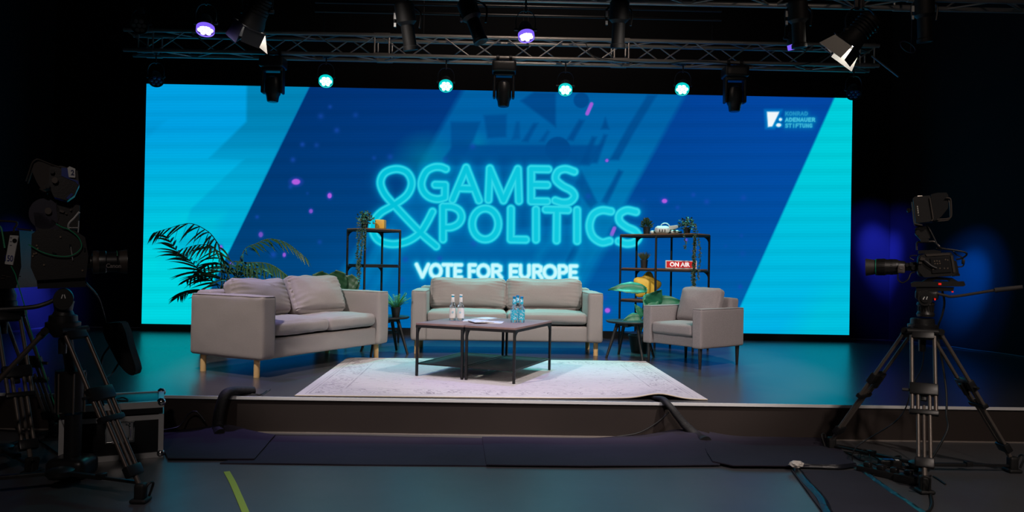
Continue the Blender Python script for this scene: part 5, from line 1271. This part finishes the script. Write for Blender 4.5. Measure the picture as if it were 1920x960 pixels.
    # viewfinder
    b = NB(); sl(b, [(95, 318), (115, 314), (146, 322), (149, 348), (140, 368), (126, 378), (102, 372), (92, 350)], -.09, .07); vf = part('viewfinder', b, DARKP, t, world=W)
    b = NB(); sl(b, [(66, 313), (74, 308), (99, 313), (104, 322), (95, 356), (80, 360), (71, 346), (63, 328)], -.085, .065); part('sun_hood', b, mat('grey_hood_cloth', (.035, .028, .026, 1), .7), vf, world=W)
    b = NB()
    for dy in (-.09, .07):
        tube(b, [q_(52, 345, dy), q_(57, 330, dy), q_(63, 312, dy), q_(69, 306, dy), q_(75, 305, dy), q_(95, 312, dy), q_(115, 318, dy)], .004, 6); tube(b, [q_(76, 358, dy), q_(82, 361, dy), q_(88, 363, dy)], .004, 6)
    part('guard_rail', b, GREYE, vf, world=W)
    b = NB()
    for x, y, r in ((99, 326, .012), (91, 353, .012), (104, 342, .017)): cyl(b, q_(x, y, -.11), q_(x, y, -.085), r, n=16)
    part('knob', b, BPLAS, vf, world=W)
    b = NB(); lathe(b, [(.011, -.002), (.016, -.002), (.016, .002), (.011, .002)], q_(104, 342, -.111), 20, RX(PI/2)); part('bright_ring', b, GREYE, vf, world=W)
    b = NB(); sl(b, [(116, 318), (129, 318), (129, 336), (147, 341), (148, 349), (142, 343), (116, 333)], -.094, -.088); sl(b, [(124, 374), (134, 364), (138, 366), (130, 376)], -.094, -.088); part('blue_tape', b, mat('blue_gaffer', rgb(24, 52, 140), .45), vf, world=W)
    b = NB(); sl(b, [(127, 318), (131, 315), (141.5, 319), (141.5, 335.5), (129.5, 335)], -.100, -.094); nc = part('number_card', b, PAPER, vf, world=W)
    b = text_bm('2', .038, .0006, Matrix.Translation(q_(136.5, 327, -.1015)) @ Matrix.Rotation(PI/2, 4, 'X'), .001); part('number', b, mat('blue_marker', (.01, .02, .12, 1), .5), nc, world=W)
    b = NB(); tube(b, [q_(106, 421, -.1), q_(117, 427, -.1), q_(129, 431, -.1), q_(146, 444, -.1), q_(153.5, 460, -.1), q_(148, 471, -.1), q_(139, 477, -.1), q_(128, 480.5, -.1), q_(108, 480, -.1), q_(90, 476, -.1), q_(75, 470, -.1), q_(57, 459, -.1)], .0032, 6); part('green_cable', b, GREENC, t, world=W)
    return t
lcam = left_camera(); lcam.rotation_euler.z = R(29); lcam.scale = (.865, 1, 1)
def edge_camera():
    Y = 4.45
    t = thing('camera_unit', 'black camera unit at the left edge with a white card marked 150', 'video camera', (-3.12, 4.78, .98)); W = True
    def sl(b, pts, y0, y1): return slab(b, pts, y0, y1, Y)
    def e(x, y, dy=0): return q_(x, y, dy, Y)
    b = NB(); sl(b, [(-60, 436), (10, 434), (36, 432), (40, 500), (30, 540), (-60, 545)], .0, .35); bd = part('camera_body', b, DARKP, t, world=W)
    b = NB(); lathe(b, [(0, 0), (.06, 0), (.065, .03), (.05, .07), (.06, .12), (0, .12)], (-3.12, 4.78, .98), 22); part('fluid_head', b, DARKP, t, world=W)
    b = NB(); sl(b, [(20, 441), (35.5, 442), (25, 497), (10, 495)], -.006, -.001); cd = part('white_card', b, PAPER, t, world=W)
    b = text_bm('150', .050, .0005, Matrix.Translation(e(17.5, 485, -.0075)) @ Matrix.Rotation(PI/2, 4, 'X') @ Matrix.Rotation(R(-3), 4, 'Z') @ Matrix.Scale(.72, 4, (1, 0, 0)), .0006); part('lettering', b, mat('blue_pen', (.02, .03, .22, 1), .5), cd, world=W)
    b = NB(); cyl(b, e(29, 451.5, -.0085), e(29, 451.5, -.005), .013, n=18); part('dark_dot', b, BLACK, cd, world=W)
    b = NB()
    for k in range(3): box(b, e(22, 446+k*7, -.0075), (.012, .001, .005))
    part('small_print', b, mat('grey_print', (.2, .2, .25, 1), .6), cd, world=W)
    b = NB(); tube(b, [e(-30, 413, 0), e(10, 414.5, 0), e(29, 416, 0), e(32, 419, 0), e(30, 424, 0), e(27, 428, 0), e(26, 436, .0)], .006, 7); tube(b, [e(33, 429, 0), e(60, 432, 0)], .005, 6, smooth=False); part('carry_handle', b, GREYE, t, world=W)
    b = NB(); tube(b, [e(-10, 436, -.02), e(-2, 425, -.02), e(3, 424, -.02), e(7, 430, -.02), e(10, 445, -.02), e(13, 465, -.02)], .005, 6)
    tube(b, [e(23, 499, -.01), e(29, 515, .0), e(33, 530, .0), e(45, 570, .0), e(52, 600, .0), e(64, 640, .0), e(80, 690, 0), e(96, 740, 0), e(112, 785, 0)], .0032, 6); part('green_cable', b, GREENC, t, world=W)
    b = NB()
    for x, y in ((8, 517), (17, 519), (6, 522), (38, 518)): box(b, e(x, y, -.004), (.02, .008, .005), RY(.1))
    part('metal_latch', b, GREYE, bd, world=W)
edge_camera()
b = NB(); PB = [A(x, y, 5.05) for x, y in ((190, 612), (198, 606), (226, 604), (234, 622), (240, 648), (253, 688), (254, 698), (249, 705), (238, 702), (222, 685), (206, 655), (194, 632))]; prism(b, PB, (.0, .10, 0))
bmesh.ops.bevel(b, geom=b.edges[:], offset=.008, segments=2, affect='EDGES')
t = thing('equipment_pouch', 'black flat pouch hanging beside the left tripod', 'bag', (-2.65, 5.1, STZ+.1))
part('pouch', b, BMATT, t, world=True)
b = NB(); tube(b, [A(205, 650, 5.0), A(192, 670, 5.0), A(190, 700, 4.8), A(198, 715, 4.6)], .006, 6); tube(b, [A(222, 682, 5.0), A(210, 700, 5.0), A(195, 710, 4.7)], .006, 6)
tube(b, [A(200, 610, 5.1), A(185, 560, 4.9), A(160, 530, 4.4)], .008, 6); part('strap', b, SCUFF, t, world=True)
b = NB(); c = A(131, 775, 4.36); cyl(b, Vector((c.x, 4.36, A(131, 694, 4.36).z)), Vector((c.x, 4.36, A(131, 770, 4.36).z)), .078, .072, n=26); 
cc = part('rear_column', b, BPLAS, tl, world=True)
for k in range(6):
    a = k*PI/3+.2; b = NB(); cyl(b, Vector((c.x+.079*math.cos(a), 4.36+.079*math.sin(a), .60)), Vector((c.x+.076*math.cos(a), 4.36+.076*math.sin(a), .37)), .005, n=6); part('bright_rod', b, TRIP, cc, world=True)
b = NB(); cyl(b, Vector((c.x+.02, 4.36, .36)), Vector((c.x+.02, 4.36, .03)), .045, n=20); soft(b, (c.x+.02, 4.36, .06), (.22, .2, .12), .04, 8); part('lower_column', b, BPLAS, cc, world=True)
b = NB(); cyl(b, Vector((c.x, 4.36, .62)), Vector((LC[0], LC[1]+.03, .84)), .03, n=14); part('column_strut', b, BPLAS, cc, world=True)
cable('floor_cable', [G(0, 797, .01), G(25, 800, .01), G(45, 815, .01), G(75, 828, .01), G(105, 848, .01), G(125, 868, .01), G(140, 885, .01)], .007, SCUFF, 'black cable on the floor between the left tripods')
cable('floor_cable', [G(0, 806, .01), G(30, 808, .01), G(60, 808, .01)], .006, SCUFF, 'short black cable at the foot of the stage, far left')
# ------------------------------------------------------------------ light
WARM = (1, .90, .83)
spot('key_left', (-2.6, 3.9, 4.75), (-.35, 8.2, -.15), 780, WARM, 51, .3, .10)
spot('key_right', (2.8, 3.9, 4.75), (.45, 8.2, -.15), 800, WARM, 51, .3, .10)
spot('warm_fill', (1.6, -2.4, 4.6), (1.0, 4.8, 0), 300, (1, .84, .74), 42, .9, .15)  # unseen warm fills added to lift the floor, riser and tripod fronts
spot('warm_fill', (3.4, .6, 4.7), (2.9, 4.6, .0), 330, (1, .84, .74), 50, .8, .12)
spot('warm_fill', (-.6, -1.6, 4.7), (-2.5, 4.8, 0), 150, (1, .84, .76), 32, .9, .15)
spot('floor_fill', (-.3, 2.6, 4.9), (.1, 4.2, 0), 300, (1, .88, .95), 52, .9, .12)  # unseen lamp added to brighten the front floor
spot('truss_fill', (.3, 7.7, 5.2), (.3, 9.5, 3.9), 75, (1, .80, .68), 125, .9, .1)  # added fill without a fixture, warms the rear truss
spot('near_truss_fill', (3.2, 4.6, 4.6), (3.4, 6.9, 3.9), 16, (1, .80, .66), 85, .9, .1)  # added fill for the near truss, no such lamp hangs here
for x, y, dx in ((611, 153, .15), (836, 162, .05), (1060, 169, -.05), (1279, 168, -.25)):
    p = A(x, y, TY)+Vector((dx, -.75, -.6))*.04; spot('teal_par', p, p+Vector((dx*.6, -.70, -.56)), 26, (.10, .95, 1), 50, .9, .06)
    spot('teal_par_core', p, p+Vector((dx*.5, -.34, -.94)), (360 if 700 < x < 1200 else 180), (.15, 1, .95), 55, .9, .06)
for x, y in ((385, 57), (987, 69)):
    p = A(x, y, FY)+Vector((0, -.02, -.04)); spot('violet_par', p, p+Vector((.1 if x > 500 else .35, -.12, -.95)), 170, (.42, .34, 1), 56, .8, .05)
spot('barn_door_beam', cR+Vector((-.02, 0, -.03)), (.2, 8.0, .4), 120, (1, .9, .8), 50, .5, .06)
for e_, an in ((3600, 21), (450, 40)):
    spot('blue_wash_right', (4.75, 9.4, 3.0), (5.36, 10.6, 1.50), e_, (.03, .045, 1), an, 1., .05)
for e_, an in ((1900, 22), (350, 38)):
    spot('blue_wash_right_side', (5.0, 8.5, 2.6), (5.94, 9.5, 1.08), e_, (.0, .14, .8), an, 1., .05)
for e_, an in ((3200, 18), (500, 34)):
    spot('blue_wash_left', (-5.2, 8.9, 2.8), (-6.25, 10.1, .95), e_, (.05, .07, 1), an, 1., .05)
SC.world = bpy.data.worlds.new('dark_studio'); SC.world.use_nodes = True
SC.world.node_tree.nodes['Background'].inputs[0].default_value = (.005, .0045, .006, 1)
SC.view_settings.view_transform = 'Standard'; SC.view_settings.look = 'None'; SC.view_settings.gamma = 1; SC.view_settings.exposure = 0
SC.view_settings.use_curve_mapping = False
